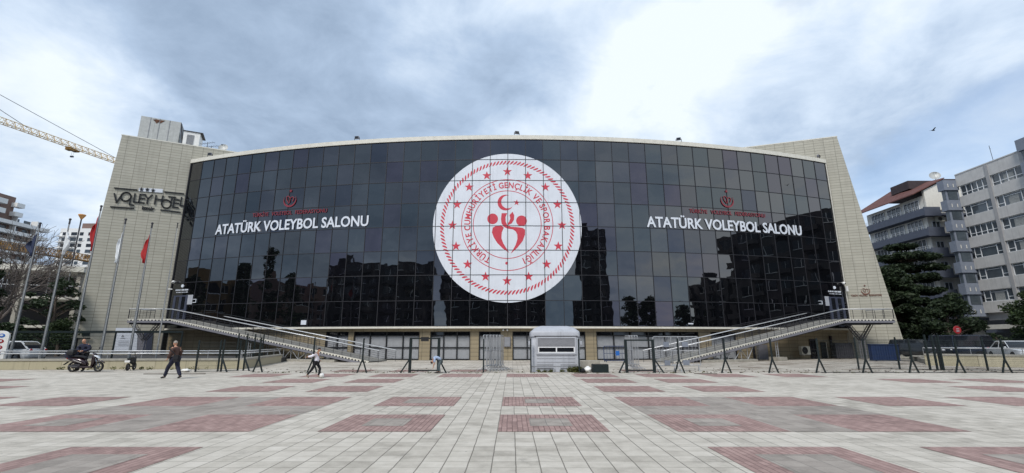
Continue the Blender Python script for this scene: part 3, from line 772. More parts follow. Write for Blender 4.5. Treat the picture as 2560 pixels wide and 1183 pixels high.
crest(wput, tw + .05, zw, .42, K['crest_dull'], t, wingt(2203, 738, WR)[0] - wingt(2126, 738, WR)[0], .2, wingt(2160, 741, WR)[1])

# hotel sign built from strokes
hs = thing('hotel_sign', 'black stroke lettering reading VOLLEY HOTEL izmir with three stars on the left stone wing', 'sign', tuple(whit(370, 500, WL, .05)))
hw = lambda x, y, off=.1: whit(270 + x / 12.8, 460 + y / 12.8, WL, off)
def stroke(m, pts, w=40, off=.08, closed=False):
    if closed: pts = pts + pts[:1]
    for (a, b), (c, d) in zip(pts, pts[1:]):
        p, q = hw(a, b, off), hw(c, d, off); dd = (q - p).normalized() * .05
        m.bar(p - dd, q + dd, w / 12.8 * .046, .1, up=WL[2])
def oval(cx, cy, rx, ry, n=26, rot=-.25): 
    return [(cx + rx * math.cos(a) * math.cos(rot) - ry * math.sin(a) * math.sin(rot), cy + rx * math.cos(a) * math.sin(rot) + ry * math.sin(a) * math.cos(rot)) for a in [2 * math.pi * i / n for i in range(n)]]
for L, w in (([(215, 130), (920, 190)], 40), ([(1820, 255), (2410, 312)], 42), ([(90, 730), (815, 780)], 42), ([(1695, 832), (2305, 905)], 42)):
    m = MB(); stroke(m, L, w * .85, .08); m.build('bar', K['letter_black'], hs)
for strokes in ([[(205, 310), (270, 590), (450, 340)]], [oval(575, 408, 160, 135)], [[(740, 400), (685, 660), (815, 680)]], [[(865, 320), (820, 580), (985, 590)]], [[(1200, 345), (1030, 335), (985, 585), (1150, 605)], [(1015, 460), (1170, 465)]],
                [[(1190, 345), (1275, 480), (1410, 355)], [(1275, 480), (1245, 630)]], [[(1540, 370), (1490, 640)], [(1520, 490), (1725, 510)], [(1760, 385), (1715, 560)]], [oval(1865, 640, 150, 130, rot=.2)],
                [[(1945, 405), (2160, 430)], [(2060, 420), (2010, 600)]], [[(2285, 510), (2125, 490), (2080, 740), (2240, 755)], [(2100, 605), (2260, 622)]], [[(2355, 430), (2310, 690), (2470, 705)]]):
    m = MB()
    for st_ in strokes: stroke(m, st_, 37, .08, closed=len(st_) > 10)
    m.build('letter', K['letter_black'], hs)
bp = MB(); q = [hw(990, 130, .06), hw(1755, 165, .06), hw(1750, 285, .06), hw(985, 235, .06)]; bp.prism(q, WL[2] * .03); bp.build('star_plate', K['emblem_white'], hs)
for cx, cy in ((1070, 170), (1255, 180), (1440, 205)):
    m = MB(); pts = [hw(x, y, .14) for x, y in star_pts(cx, cy, -72, 0, .5)]; m.prism(pts, -WL[2] * .06); m.build('sign_star', K['letter_black'], hs)
ta, za = wingt(270 + 1085 / 12.8, 460 + 815 / 12.8, WL); tb, zb = wingt(270 + 1490 / 12.8, 460 + 835 / 12.8, WL)
m = MB(); lp = lambda x, y, d: WL[0] - WL[1] * x + WL[2] * (.05 + d) + Vector((0, 0, y))
flat_text(m, 'izmir', -ta, -tb, (za + zb) / 2 - .05, .42, lp, .035, .06); m.build('city_lettering', K['letter_black'], hs, normals=False)

# rooftop equipment on the left wing
def wtop(px, py, depth):      # a point on top of the wing block, depth metres behind its face
    return whit(px, py, WL, -depth)
def roofbox(name, lab, cat, px0, px1, pytop, depth, dz, mat, W=2.2, extra=None):
    a = whit(px0, 360, WL, -depth); b = whit(px1, 360, WL, -depth); a.z = b.z = ZWL
    u = (b - a).normalized(); n = WL[2]; top = whit((px0 + px1) / 2, pytop, WL, -depth).z
    t = thing(name, lab, cat, tuple(a))
    m = MB(); m.prism([a, b, b + Vector((0, 0, top - ZWL)), a + Vector((0, 0, top - ZWL))], -n * W)
    m.build('housing', mat, t); return t, a, b, u, n, top
t, a, b, u, n, top = roofbox('rooftop_tank_housing', 'large weathered grey metal housing on the roof of the hotel wing', 'rooftop housing', 340, 444, 296, 1.4, 0, K['tin'], 3.0)
m = MB()
for k in (.24, .47, .72): m.bar(a.lerp(b, k) + n * .02, a.lerp(b, k) + n * .02 + Vector((0, 0, top - ZWL)), .05, .03, up=n)
m.build('seam', K['kiosk_shutter'], t)
m = MB(); p = a.lerp(b, .42) + n * .02; p.z = top - .35
pts = [p + u * x + Vector((0, 0, y)) for x, y in ((-.5, .1), (-.2, .2), (.3, .18), (.7, .22), (.5, 0), (.25, -.25), (.1, -.1), (-.1, -.35), (-.25, -.1))]; m.prism(pts, n * .01); m.build('burn_stain', K['rust'], t)
m = MB(); q = b + Vector((0, 0, top - ZWL)) - n * .05; m.tube(q, q + u * .5 - Vector((0, 0, top - ZWL)), .05); m.tube(q - n * .5, q + u * .5 - Vector((0, 0, top - ZWL)) - n * .5, .05); m.build('brace', K['dark_steel'], t)
t, a, b, u, n, top = roofbox('ventilation_housing', 'small white louvred ventilation housing on the hotel wing roof', 'rooftop housing', 455, 497, 330, 1.0, 0, K['white'], 2.2)
m = MB()
for i in range(12):
    z = ZWL + .4 + i * (top - ZWL - .7) / 12; m.bar(a.lerp(b, .22) + Vector((0, 0, z - ZWL)) + n * .02, a.lerp(b, .66) + Vector((0, 0, z - ZWL)) + n * .02, .06, .05)
m.build('louvre', K['kiosk_shutter'], t)
m = MB(); m.prism([a + n * .1 - u * .1 + Vector((0, 0, top - ZWL + .01)), b + n * .1 + u * .3 + Vector((0, 0, top - ZWL + .01)), b - n * 2.3 + u * .3 + Vector((0, 0, top - ZWL + .01)), a - n * 2.3 - u * .1 + Vector((0, 0, top - ZWL + .01))], (0, 0, .08)); m.build('lid', K['dark_steel'], t)
def dish(px, py, W_or_p, r, lab, face, group=None):
    p = W_or_p; t = thing('satellite_dish', lab, 'satellite dish', tuple(p)); f = Vector(face).normalized(); x, y = perp(f); m = MB(); rings = []
    for j in range(7):
        rr = r * j / 6; d = -.25 * r * (1 - (j / 6) ** 2); rings.append([p + Vector((0, 0, r + .3)) + x * rr * math.cos(a) + y * rr * math.sin(a) + f * d for a in [2 * math.pi * i / 20 for i in range(20)]])
    m.loft(rings, cap=False); m.build('reflector', K['tin'], t, smooth=True)
    m = MB(); m.tube(p, p + Vector((0, 0, r + .3)) - f * .25, .04); m.build('mast', K['dark_steel'], t)
    m = MB(); c = p + Vector((0, 0, r + .3)); m.tube(c - y * r * .9, c + f * r * .9, .015); m.box(c + f * r * .9, (.12, .12, .12)); m.build('feed_arm', K['dark_steel'], t)
p = whit(556, 382, WL, -1.2); p.z = ZWL; dish(0, 0, p, .55, 'round satellite dish on the hotel wing roof beside the curved roof', (.25, -1, .35))
for i, (px, h) in enumerate(((516, 1.3), (527, .9))):
    p = whit(px, 380, WL, -1.4); p.z = ZWL; t = thing('roof_antenna', ['taller thin roof antenna between the vent housing and the dish', 'shorter thin roof antenna next to the dish on the hotel wing'][i], 'antenna', tuple(p))
    m = MB(); m.tube(p, p + Vector((0, 0, h)), .03); m.build('mast', K['dark_steel'], t); m = MB(); m.tube(p + Vector((-.9, 0, h * .8)), p + Vector((.9, 0, h)), .02)
    for k in range(6): c = p + Vector((-.8 + .3 * k, 0, h * (.82 + .03 * k))); m.tube(c + Vector((0, -.3, 0)), c + Vector((0, .3, 0)), .012)
    m.build('element', K['dark_steel'], t)
# small wing fittings: hotel banner, door frame, dark doorway, plaque
def wingpanel(name, lab, cat, corners, W, mat, off=.03, th=.04, extra=None):
    q = [whit(x, y, W, off) for x, y in corners]; m = MB(); m.prism(q, W[2] * th); t = thing(name, lab, cat, tuple(q[-1])); m.build('panel', mat, t); return t
t = wingpanel('hotel_banner', 'tall white printed banner on the beige wing behind the car park rail', 'banner', [(290, 820), (345, 820), (342, 878), (281, 878)], WL, K['letter_white'], .08)
m = MB(); bw = lambda x, y, d: whit(x, y, WL, .125 + d)
m.prism([bw(303, 843, 0), bw(307, 836, 0), bw(311, 843, 0)], WL[2] * .01); m.prism([bw(301, 847, 0), bw(313, 847, 0), bw(313, 845.5, 0), bw(301, 845.5, 0)], WL[2] * .01)
for y in (852, 856, 860, 864): m.prism([bw(296, y + .9, 0), bw(322, y + .9, 0), bw(322, y, 0), bw(296, y, 0)], WL[2] * .01)
m.build('print', K['kiosk_shutter'], t)
wingpanel('wall_plaque', 'small dark plaque on the beige wing above the scooter rider', 'plaque', [(205, 832), (225, 832), (224, 840), (204, 840)], WL, K['green'], .03)
t = thing('door_frame', 'dark metal gate frame standing behind the scooter rider', 'door frame', tuple(whit(188, 878, WL, .1)))
m = MB(); m.bar(whit(187, 885, WL, .2), whit(194, 845, WL, .2), .14, .1, up=WL[2]); m.bar(whit(193, 846, WL, .2), whit(226, 846, WL, .2), .14, .1, up=WL[2]); m.build('frame', K['black'], t)
wingpanel('service_door', 'dark doorway in the beige wing under the left landing', 'door', [(360, 832), (383, 832), (378, 884), (355, 884)], WL, K['door_frame'], .04)
wingpanel('service_panel', 'grey metal panel beside the dark doorway under the left landing', 'panel', [(346, 832), (358, 832), (353, 884), (340, 884)], WL, K['grey_steel'], .05)
# ------------------------------------------------------------------ access ramps
def ramp(sx, lab):
    """sx=-1 left ramp, +1 right ramp. Landing at the entrance door, ramp falling towards the centre."""
    if sx < 0: A, Bp, E_ = Vector((-12.2, 41.3, .12)), Vector((-35.3, 49.0, 4.05)), Vector((-39.4, 48.7, 4.05))
    else: A, Bp, E_ = Vector((13.4, 40.3, .12)), Vector((34.3, 49.0, 4.05)), Vector((39.3, 48.8, 4.05))
    t = thing('access_ramp', lab, 'ramp', (A.x, A.y, 0))
    d = (Bp - A); dh = Vector((d.x, d.y, 0)).normalized(); nb = Vector((-dh.y, dh.x, 0)); nb = nb if nb.y > 0 else -nb
    Wd = 2.7; up = Vector((0, 0, 1))
    bk = lambda p, k=1.0: p + nb * Wd * k
    m = MB()
    m.loft([[A, bk(A), bk(A) - up * .08, A - up * .08], [Bp, bk(Bp), bk(Bp) - up * .08, Bp - up * .08]])
    m.loft([[Bp + up * .004, bk(Bp) + up * .004, bk(Bp) - up * .07, Bp - up * .07], [E_, E_ + nb * 3.0, E_ + nb * 3.0 - up * .08, E_ - up * .08]])
    # link from landing to the door
    w0, w1 = arc(-37.9 if sx < 0 else 37.9, 4.04, .05), arc(-35.2 if sx < 0 else 35.2, 4.04, .05)
    m.prism([bk(Bp) - up * .02, bk(E_) - up * .02, w0, w1], (0, 0, -.06))
    m.build('deck', K['deck'], t)
    # stringers
    m = MB()
    for k in (0.0, 1.0):
        for P, Q in ((A, Bp), (Bp, E_)):
            p, q = bk(P, k) - up * .30, bk(Q, k) - up * .30
            if k == 0: p, q = p - nb * .02, q - nb * .02
            m.bar(p, q, .08, .20, up=up)
    m.bar(E_ - up * .31, E_ + nb * 3 - up * .31, .08, .2)
    m.build('stringer', K['grey_steel'], t)
    m = MB()
    for k in (.08, .5, .92):
        m.bar(bk(A.lerp(Bp, .12), k) - up * .36, bk(Bp, k) - up * .44, .1, .2); m.bar(bk(Bp, k) - up * .45, bk(E_, k) - up * .45, .1, .2)
    m.build('under_beam', K['dark_steel'], t)
    # corrugated deck edge
    teeth = MB(); back = MB()
    for P, Q in ((A, Bp), (Bp, E_)):
        L = (Q - P).length; n = int(L / .34); e = (Q - P).normalized()
        for i in range(n):
            c = P + e * (i * .34 + .17) - nb * .03
            w0_, w1_ = .125, .055
            teeth.prism([c - e * w0_ - up * .075, c + e * w0_ - up * .075, c + e * w1_ - up * .195, c - e * w1_ - up * .195], -nb * .03)
        back.bar(P - up * .13 - nb * .0, Q - up * .13 - nb * .0, .02, .15)  # black strip paints the shade in the open gaps between the teeth
        teeth.bar(P - up * .045 - nb * .035, Q - up * .045 - nb * .035, .06, .07)
    teeth.build('corrugated_edge', K['coping'], t); back.build('deck_gap_shade', K['black'], t)
    # railings
    def railing(P, Q, k, hand=True, mat='galv', step=.95):
        p, q = bk(P, k), bk(Q, k); L = (q - p).length; n = max(1, round(L / step))
        m = MB()
        for i in range(n + 1):
            c = p.lerp(q, i / n); m.bar(c, c + up * .98, .045, .012, up=dh)
        for h in (.22, .4, .58, .76): m.tube(p + up * h, q + up * h, .011, 5)
        m.build('railing_frame', K['dark_steel'], t)
        m = MB(); m.tube(p + up * 1.0, q + up * 1.0, .046, 8); m.ball(p + up * 1.0, .034, 6, 4); m.ball(q + up * 1.0, .034, 6, 4)
        m.build('handrail', K['handrail'], t, smooth=True)
    A2 = A - (Bp - A).normalized() * .9
    railing(A2 + up * .02, Bp, .015); railing(A2 + up * .02, Bp.lerp(A, .03), 1.0); railing(Bp, E_, .015)
    q = E_ + nb * 2.6; railing(E_, q, 0)
    # Y shaped lattice column under the landing
    base = bk(Bp.lerp(E_, .8 if sx < 0 else .5), .4); base.z = 0
    fk = base + up * 1.9
    m = MB()
    cc = [Vector((a, b, 0)) * .17 for a, b in ((-1, -1), (1, -1), (1, 1), (-1, 1))]
    for c in cc: m.tube(base + c, fk + c, .04, 6)
    for i in range(8):
        z0, z1 = 1.9 * i / 8, 1.9 * (i + 1) / 8
        for j in range(4): a, b = cc[j], cc[(j + 1) % 4]; m.tube(base + a + up * z0, base + b + up * z0, .016, 5)
    m.build('lattice_column', K['grey_steel'], t)
    for e in (-1, 1):
        m = MB(); tip = fk + dh * e * 1.9 + up * (3.55 - 1.9)
        for c in cc: m.tube(fk + c, tip + Vector((c.x, c.y, 0)), .04, 6)
        for i in range(9):
            for j in range(4): a, b = cc[j], cc[(j + 1) % 4]; m.tube(fk.lerp(tip, i / 9) + a, fk.lerp(tip, i / 9) + b, .018, 5)
        m.build('column_arm', K['dark_steel'], t)
    m = MB(); m.tube(fk + dh * 1.0 + up * .87, fk - dh * 1.0 + up * .87, .03, 6); m.build('tie_bar', K['dark_steel'], t)
    # low trusses under the ramp
    for st0, st1 in ((.14, .42),):
        n = 8
        for k in (.06, .94):
            m = MB()
            for i in range(n):
                a = A.lerp(Bp, st0 + (st1 - st0) * i / n); b = A.lerp(Bp, st0 + (st1 - st0) * (i + 1) / n)
                a1, b1 = bk(a, k) - up * .45, bk(b, k) - up * .45; a0_, b0_ = bk(a, k), bk(b, k); a0_.z = b0_.z = .18
                m.tube(a0_, b0_, .03, 5)
                if a1.z > .25: m.tube(a0_, a1, .03, 5); m.tube(a0_ if i % 2 else a1, b1 if i % 2 else b0_, .03, 5)
            m.build('under_truss', K['galv'], t)
        f = MB(); a, b = A.lerp(Bp, st0), A.lerp(Bp, st1); a.z = b.z = 0; f.prism([a - nb * .2, b - nb * .2, bk(b) + nb * .2, bk(a) + nb * .2], (0, 0, .2)); f.build('footing', K['concrete'], t)
    for k in (.1, .9):
        m = MB()
        b0 = bk(A.lerp(Bp, .56), k); h = b0.z - .5; b0.z = 0
        for x in (-.14, .14): m.tube(b0 + dh * x, b0 + dh * x + up * h, .035, 6)
        for i in range(7): z = h * i / 7; m.tube(b0 - dh * .14 + up * z, b0 + dh * .14 + up * (z + .05), .018, 5)
        m.build('ladder_column', K['galv'], t)
    f = MB(); b0 = bk(A.lerp(Bp, .56), .1); f.box((b0.x, b0.y, .17), (1.3, .9, .34), rz=math.atan2(dh.y, dh.x)); f.build('column_footing', K['concrete'], t)
    return t
ramp(-1, 'long steel access ramp with bright handrails rising to the left entrance door')
ramp(1, 'long steel access ramp with bright handrails rising to the right entrance door')

# ------------------------------------------------------------------ low wall with rails, left and right
def uvx(p): return (p.x + p.y * .3 + 80, p.z)
def lowwall(name, lab, pts, h, th=.35, rails=(.32, .47), sub=()):
    t = thing(name, lab, 'wall', tuple(pts[0][:2]) + (0,))
    m = MB(); c = MB(); rl = MB(); ps = MB()
    for a, b in zip(pts, pts[1:]):
        a, b = Vector(a), Vector(b); d = (b - a).normalized(); n = Vector((-d.y, d.x, 0)); n = n if n.y > 0 else -n
        up = Vector((0, 0, 1)); hh = up * (h - .12)
        m.prism([a, b, b + n * th, a + n * th], hh)
        c.prism([a - n * .05 + hh, b - n * .05 + hh, b + n * (th + .05) + hh, a + n * (th + .05) + hh], (0, 0, .12))
        for i, r in enumerate(rails):
            o = n * (.1 + .12 * i); rl.tube(a + o + up * (h + r), b + o + up * (h + r), .038 if i == 0 else .028, 8)
        L = (b - a).length; k = max(1, int(L / 2.0))
        for i in range(k + 1): q = a.lerp(b, i / k) + n * .12 + up * h; ps.tube(q, q + up * max(rails), .018, 6)
    m.build('wall_body', K['wall_cream'], t, uv=uvx); c.build('wall_cap', K['wall_cap'], t); rl.build('rail', K['handrail'], t, smooth=True); ps.build('rail_post', K['galv'], t)
    return t
lowwall('low_wall', 'long low cream block wall with double bright rails along the car park at the left', [(-60, 28.4, 0), (-31.9, 30.2, 0), (-17.7, 31.4, 0), (-20.6, 42.5, 0)], .66)
lowwall('low_wall', 'short low cream block wall with a rail at the far right by the parked cars', [(30.9, 36.2, 0), (35.0, 33.0, 0), (44, 26.5, 0)], .85, rails=(.42,))
m = MB()
for i in range(5):
    a = .55 + i * 1.25
    for j in range(3): m.box((-17.85 - a * .26 - .0, 31.95 + a * .97, .12 + j * .17), (.06, random.uniform(.5, .9), .12), rz=-.26)
tag(m.build('broken_facing', K['brick'], loc=(-18, 32, 0)), 'crumbling brown facing blocks on the return end of the left low wall', 'rubble')

# ------------------------------------------------------------------ flagpoles
POLES = [(68, 869, 568), (106, 869, 557), (183, 865, 525), (258, 870, 560), (325, 870, 572), (396, 869, 567)]
plab = ['leftmost grey flagpole carrying the dark navy flag', 'second grey flagpole from the left carrying a limp white flag', 'tall grey flagpole with a long red flag at the left edge of the stone wing', 'grey flagpole with a small white flag in front of the stone wing',
        'grey flagpole with a red flag in front of the stone wing, left of the landing', 'bare thin grey flagpole without flag before the landing']
fp0 = None
for i, X in enumerate((-1.04, -.976, -.913, -.853, -.793, -.737)):
    Yp = 33.0; H = (9.7, 10.0, 11.0, 10.0, 9.7, 9.7)[i]
    p = Vector((X * Yp, Yp, .37))
    t = thing('flagpole', plab[i], 'flagpole', tuple(p), 0, 'flagpoles behind the low wall')
    w = 1.0 if i < 5 else .6
    m = MB(); m.tube(p, p + Vector((0, 0, H * .5)), .09 * w, 14, .07 * w); m.tube(p + Vector((0, 0, H * .5)), p + Vector((0, 0, H - .3)), .07 * w, 14, .04 * w); m.build('pole_shaft', K['pole'], t, auto=40)
    m = MB(); m.tube(p + Vector((0, 0, H - .3)), p + Vector((0, 0, H)), .06 * w, 10, .05 * w); m.ball(p + Vector((0, 0, H + .05)), .085 * w, 10, 6); m.box(p + Vector((0, 0, .02)), (.45, .45, .04)); m.build('pole_fittings', K['dark_steel'], t)
    m = MB(); m.tube(p + Vector((.09, -.12, 1.1)), p + Vector((.07, -.06, H - .35)), .008, 4); m.build('halyard', K['white'], t)
def flag(i, mat, lab, z1, hgt, wid, sx, dark=None, seed=0):
    X = (-1.04, -.976, -.913, -.853, -.793, -.737)[i]; Yp = 33.0; r = random.Random(seed)
    p = Vector((X * Yp, Yp - .08, .37)); nu, nv = 10, 16; P = []; fs = []
    for v in range(nv + 1):
        f = v / nv; w = .72 * wid * (.25 + .75 * math.sin(math.pi * min(1, f * 1.15 + .08)) ** .8)
        for u in range(nu + 1):
            g = u / nu; x = sx * (g * w); y = .12 * math.sin(g * 9 + f * 4 + seed) * g; z = z1 - hgt * f - g * .35 * hgt * (1 - f) 
            P.append(p + Vector((x, y, z)))
    fs = [(v * (nu + 1) + u, v * (nu + 1) + u + 1, (v + 1) * (nu + 1) + u + 1, (v + 1) * (nu + 1) + u) for v in range(nv) for u in range(nu)]
    m = MB(); m.add(P, fs); o = m.build('flag', mat, smooth=True, normals=False, loc=p + Vector((0, 0, z1)))
    s = o.modifiers.new('thick', 'SOLIDIFY'); s.thickness = .01
    return tag(o, lab, 'flag', 'limp flags on the flagpoles')
flag(0, K['navy_flag'], 'limp dark navy flag on the leftmost flagpole', 9.0, 1.7, .7, -1, seed=1)
flag(1, K['white_flag'], 'limp white flag on the second flagpole from the left', 9.4, 2.0, .62, 1, seed=2)
flag(2, K['red_flag'], 'long red flag on the tall flagpole at the wing edge', 10.3, 2.6, .5, -1, seed=3)
flag(3, K['white_flag'], 'limp white flag in front of the beige stone wing', 9.1, 2.3, .42, -1, seed=4)
flag(4, K['red_flag'], 'red flag nearest to the landing in front of the stone wing', 8.9, 2.1, .55, -1, seed=5)

# ------------------------------------------------------------------ fences and gates
def Aleg(m, p, h=.72, w=.36, dirv=(1, 0, 0)):
    d = Vector(dirv)
    for s in (-1, 1): m.bar(p + d * s * w * .75 + Vector((0, 0, .0)), p + Vector((0, 0, h + .05)), .065, .065, up=(0, 1, 0))
def mesh_panel(m, a, b, z0, z1, step=.06, hs=.2, r=.0028):
    a, b = Vector(a), Vector(b); n = int((b - a).length / step)
    for i in range(1, n):
        c = a.lerp(b, i / n); m.tube(c + Vector((0, 0, z0)), c + Vector((0, 0, z1)), r, 3, cap=False)
    k = int((z1 - z0) / hs)
    for j in range(k + 1):
        z = z0 + (z1 - z0) * j / k; m.tube(a + Vector((0, 0, z)), b + Vector((0, 0, z)), r * 1.5, 3, cap=False)
def fence(name, lab, pts, h, leg=True, mesh=True, group=None, step=.06, rails=True, pw=.075, mr=.0028, top=None, legdir=(1, 0, 0)):
    t = thing(name, lab, 'fence', tuple(pts[0][:2]) + (0,), 0, group)
    for p in pts:
        p = Vector(p); m = MB(); m.bar(p + Vector((0, 0, .0 if not leg else .62)), p + Vector((0, 0, h)), pw, pw, up=(0, 1, 0)); m.box(p + Vector((0, 0, h + .02)), (pw * .8, pw * .8, .06))
        po = m.build('post', K['green'], t)
        if leg: m = MB(); Aleg(m, p, dirv=legdir); m.build('brace', K['green'], po)
    for a, b in zip(pts, pts[1:]):
        if mesh:
            m = MB(); mesh_panel(m, a, b, .12, h - .08, step, r=mr); m.build('mesh_panel', K['green'], t, normals=False)
        if rails:
            m = MB(); a, b = Vector(a), Vector(b); m.tube(a + Vector((0, 0, .04)), b + Vector((0, 0, .04)), .018, 5)
            if top: m.bar(a + Vector((0, 0, h)), b + Vector((0, 0, h)), .06, top)
            m.build('rail', K['green'], t)
    return t
fxs = [9.35, 11.95, 14.58, 17.21, 19.81, 22.4, 25.0, 27.6]
for i in range(3):      # posts without mesh
    p = (fxs[i], 27.1, 0)
    fence('fence_post', ['green fence post on splayed legs next to the tilted crowd barriers', 'green fence post on splayed legs in front of the right ramp middle', 'green fence post on splayed legs before the ladder column of the right ramp'][i], [p], 1.85, group='green posts on splayed legs')
fence('mesh_fence', 'long dark green wire mesh fence on splayed legs across the right side of the plaza', [(x, 27.1, 0) for x in fxs[3:]] + [(30.2, 27.1, 0), (32.8, 27.1, 0)], 1.85)
fence('mesh_fence', 'green mesh fence running back towards the low wall and parked cars at the right', [(22.5, 31.5, 0), (24.6, 30.8, 0), (26.6, 30.1, 0), (28.8, 29.4, 0), (31.5, 28.6, 0), (34, 28, 0)], 1.95, leg=False)
for i, x in enumerate((25.75, 26.1, 26.4)):
    fence('fence_post', 'one of three green gate posts standing close together behind the right mesh fence', [(x, 29.9 - i * .1, 0)], 2.1, leg=False, pw=.09, group='three close green gate posts')
fence('fence_post', 'green fence post on splayed legs just right of the boy with the ball', [(-8.4, 27.2, 0)], 1.85, group='green posts on splayed legs')
fence('fence_post', 'green fence post standing straight behind the boy with the ball', [(-11.35, 27.6, 0)], 1.9, group='green posts on splayed legs')
fence('fence_post', 'green splayed leg fence post before the left ramp, right of the broken wall', [(-14.6, 27.9, 0)], 1.9, group='green posts on splayed legs')
fence('mesh_fence', 'short green mesh fence panel with braces right of the walking man', [(-18.3, 28.1, 0), (-17.2, 28.4, 0), (-16.6, 29.4, 0)], 1.75, leg=False, mr=.0035)
for i, (x, y) in enumerate(((-16.95, 28.3), (-16.2, 29.3))):
    t = fence('fence_post', ['braced green post at the end of the short mesh panel right of the walking man', 'braced green post behind the short mesh panel'][i], [(x, y, 0)], 1.8, leg=False)
    m = MB(); m.bar((x, y, .75), (x + .5, y - .25, .0), .07, .07, up=(0, 1, 0)); m.build('brace', K['green'], t)
fence('mesh_fence', 'green mesh fence following the return of the left low wall under the ramp', [(-18.6, 32.6, 0), (-19.0, 34.4, 0), (-19.5, 36.4, 0), (-20.0, 38.6, 0)], 2.25, leg=False, step=.08)
fence('car_park_fence', 'dark fence with thick top bar in front of the left stone wing', [(x, 38, .37) for x in (-58, -52.7, -47.4, -42.1, -36.8, -31.5, -26.2)], 2.12, leg=False, step=.09, top=.16, pw=.09, mr=.003)
def gate(x0, x1, y, h, lab, plate_=False):
    t = thing('gate_frame', lab, 'gate', (x0, y, 0)); m = MB()
    for x in (x0, x1): 
        m = MB(); m.bx(x - .075, x + .075, y - .05, y + .05, 0, h); m.build('post', K['green'], t)
    m = MB(); m.bx(x0 - .07, x1 + .07, y - .045, y + .045, h, h + .08); m.build('top_bar', K['green'], t)
    m = MB(); m.bx(x0 + .08, x1 - .08, y - .03, y + .03, .1, .17); m.build('bottom_bar', K['green'], t)
    for x, s in ((x0, -1), (x1, 1)):
        m = MB(); m.bar((x + s * .48, y - .15, 0), (x + s * .05, y, .72), .07, .07, up=(0, 1, 0)); m.build('brace', K['green'], t)
    if plate_: m = MB(); m.bx((x0 + x1) / 2 - .22, (x0 + x1) / 2 + .22, y - .08, y - .05, h - .12, h + .12); m.build('sign_plate', K['black'], t)
gate(-5.75, -4.15, 27.3, 1.85, 'green steel gate frame with a small dark plate on its top bar', True)
gate(6.45, 8.0, 27.3, 1.75, 'green steel gate frame right of the kiosk and planter')
for i, (x, y) in enumerate(((-1.62, 27.5), (1.07, 27.45), (3.8, 27.45))):
    fence('fence_post', ['green fence post in front of the stacked tall barriers', 'green fence post at the left corner of the kiosk', 'green fence post at the right corner of the kiosk'][i], [(x, y, 0)], 1.82, leg=False, group='green posts by the kiosk')

# ------------------------------------------------------------------ kiosk
kk = thing('kiosk', 'grey plastic ticket kiosk with a rounded roof and a half shuttered window', 'kiosk', (2.52, 28.9, 0))
kx0, kx1, ky0, ky1, kh = 1.12, 3.93, 27.8, 30.0, 2.45
m = MB(); 
def kring(z, i, r=.16):
    x0, x1, y0, y1 = kx0 + i, kx1 - i, ky0 + i, ky1 - i; P = []
    for cx, cy, a0 in ((x1 - r, y0 + r, -90), (x1 - r, y1 - r, 0), (x0 + r, y1 - r, 90), (x0 + r, y0 + r, 180)):
        for k in range(5): a = R_(a0 + 90 * k / 4); P.append(Vector((cx + r * math.cos(a), cy + r * math.sin(a), z)))
    return P
m.loft([kring(.02, .03), kring(.3, .03), kring(.34, .0), kring(1.78, .0), kring(1.82, .02), kring(2.0, .02)]); m.build('cabin_shell', K['kiosk'], kk, auto=35)
m = MB(); m.loft([kring(2.0, -.03), kring(2.22, -.03), kring(2.30, .0), kring(2.52, .26), kring(2.60, .5), kring(2.62, .6)]); m.build('roof', K['kiosk'], kk, auto=35)
m = MB()
for z in (.55, .75, .9): m.bx(kx0 + .3, kx1 - .3, ky0 - .012, ky0 + .02, z, z + .02)
for x0, x1 in ((kx0 + .3, kx0 + 1.25), (kx1 - 1.15, kx1 - .2)): m.bx(x0, x1, ky0 - .02, ky0 + .02, .40, .44); m.bx(x0, x1, ky0 - .02, ky0 + .02, .22, .26)
m.bx(kx0 + .95, kx0 + 1.0, ky0 - .015, ky0 + .02, .05, .2); m.bx(kx0 + 1.3, kx0 + 1.35, ky0 - .015, ky0 + .02, .05, .2)
m.build('rib', K['kiosk_shutter'], kk)
wx0, wx1, wz0, wz1 = 1.50, 3.63, 1.08, 1.90
m = MB()
for a in ((wx0 - .1, wx1 + .1, wz1, wz1 + .09), (wx0 - .1, wx1 + .1, wz0 - .09, wz0), (wx0 - .1, wx0, wz0, wz1), (wx1, wx1 + .1, wz0, wz1)): m.bx(a[0], a[1], ky0 - .05, ky0 + .02, a[2], a[3])
w = m.build('window', K['kiosk'], kk)
m = MB(); m.bx(wx0, wx1, ky0 - .022, ky0 + .01, 1.42, wz1)
for i in range(7): m.bx(wx0, wx1, ky0 - .03, ky0 - .02, 1.43 + i * .068, 1.47 + i * .068)
m.build('shutter', K['kiosk_shutter'], w)
m = MB()
for x in (wx0 + .03, (wx0 + wx1) / 2, wx1 - .03): m.bx(x - .035, x + .035, ky0 - .03, ky0 - .005, wz0, 1.42)
m.bx(wx0, wx1, ky0 - .028, ky0 - .004, wz0, wz0 + .05); m.bx(wx0, wx1, ky0 - .028, ky0 - .004, 1.37, 1.42); m.build('window_frame', K['pvc'], w)
m = MB(); m.bx(wx0 + .01, wx1 - .01, ky0 - .012, ky0 - .006, wz0, 1.42); m.build('window_pane', K['dark_glass'], w)
m = MB(); m.bx(wx0 - .2, wx1 + .2, ky0 - .03, ky0 + .02, 2.02 - .02, 2.04); m.build('moulding', K['kiosk_shutter'], kk)
for x, s in ((kx0, -1), (kx1, 1)):
    m = MB(); m.box((x + s * .08, ky0 + .35, 1.62), (.16, .3, .22), rz=0); m.build('bracket', K['kiosk'], kk, bevel=.03)
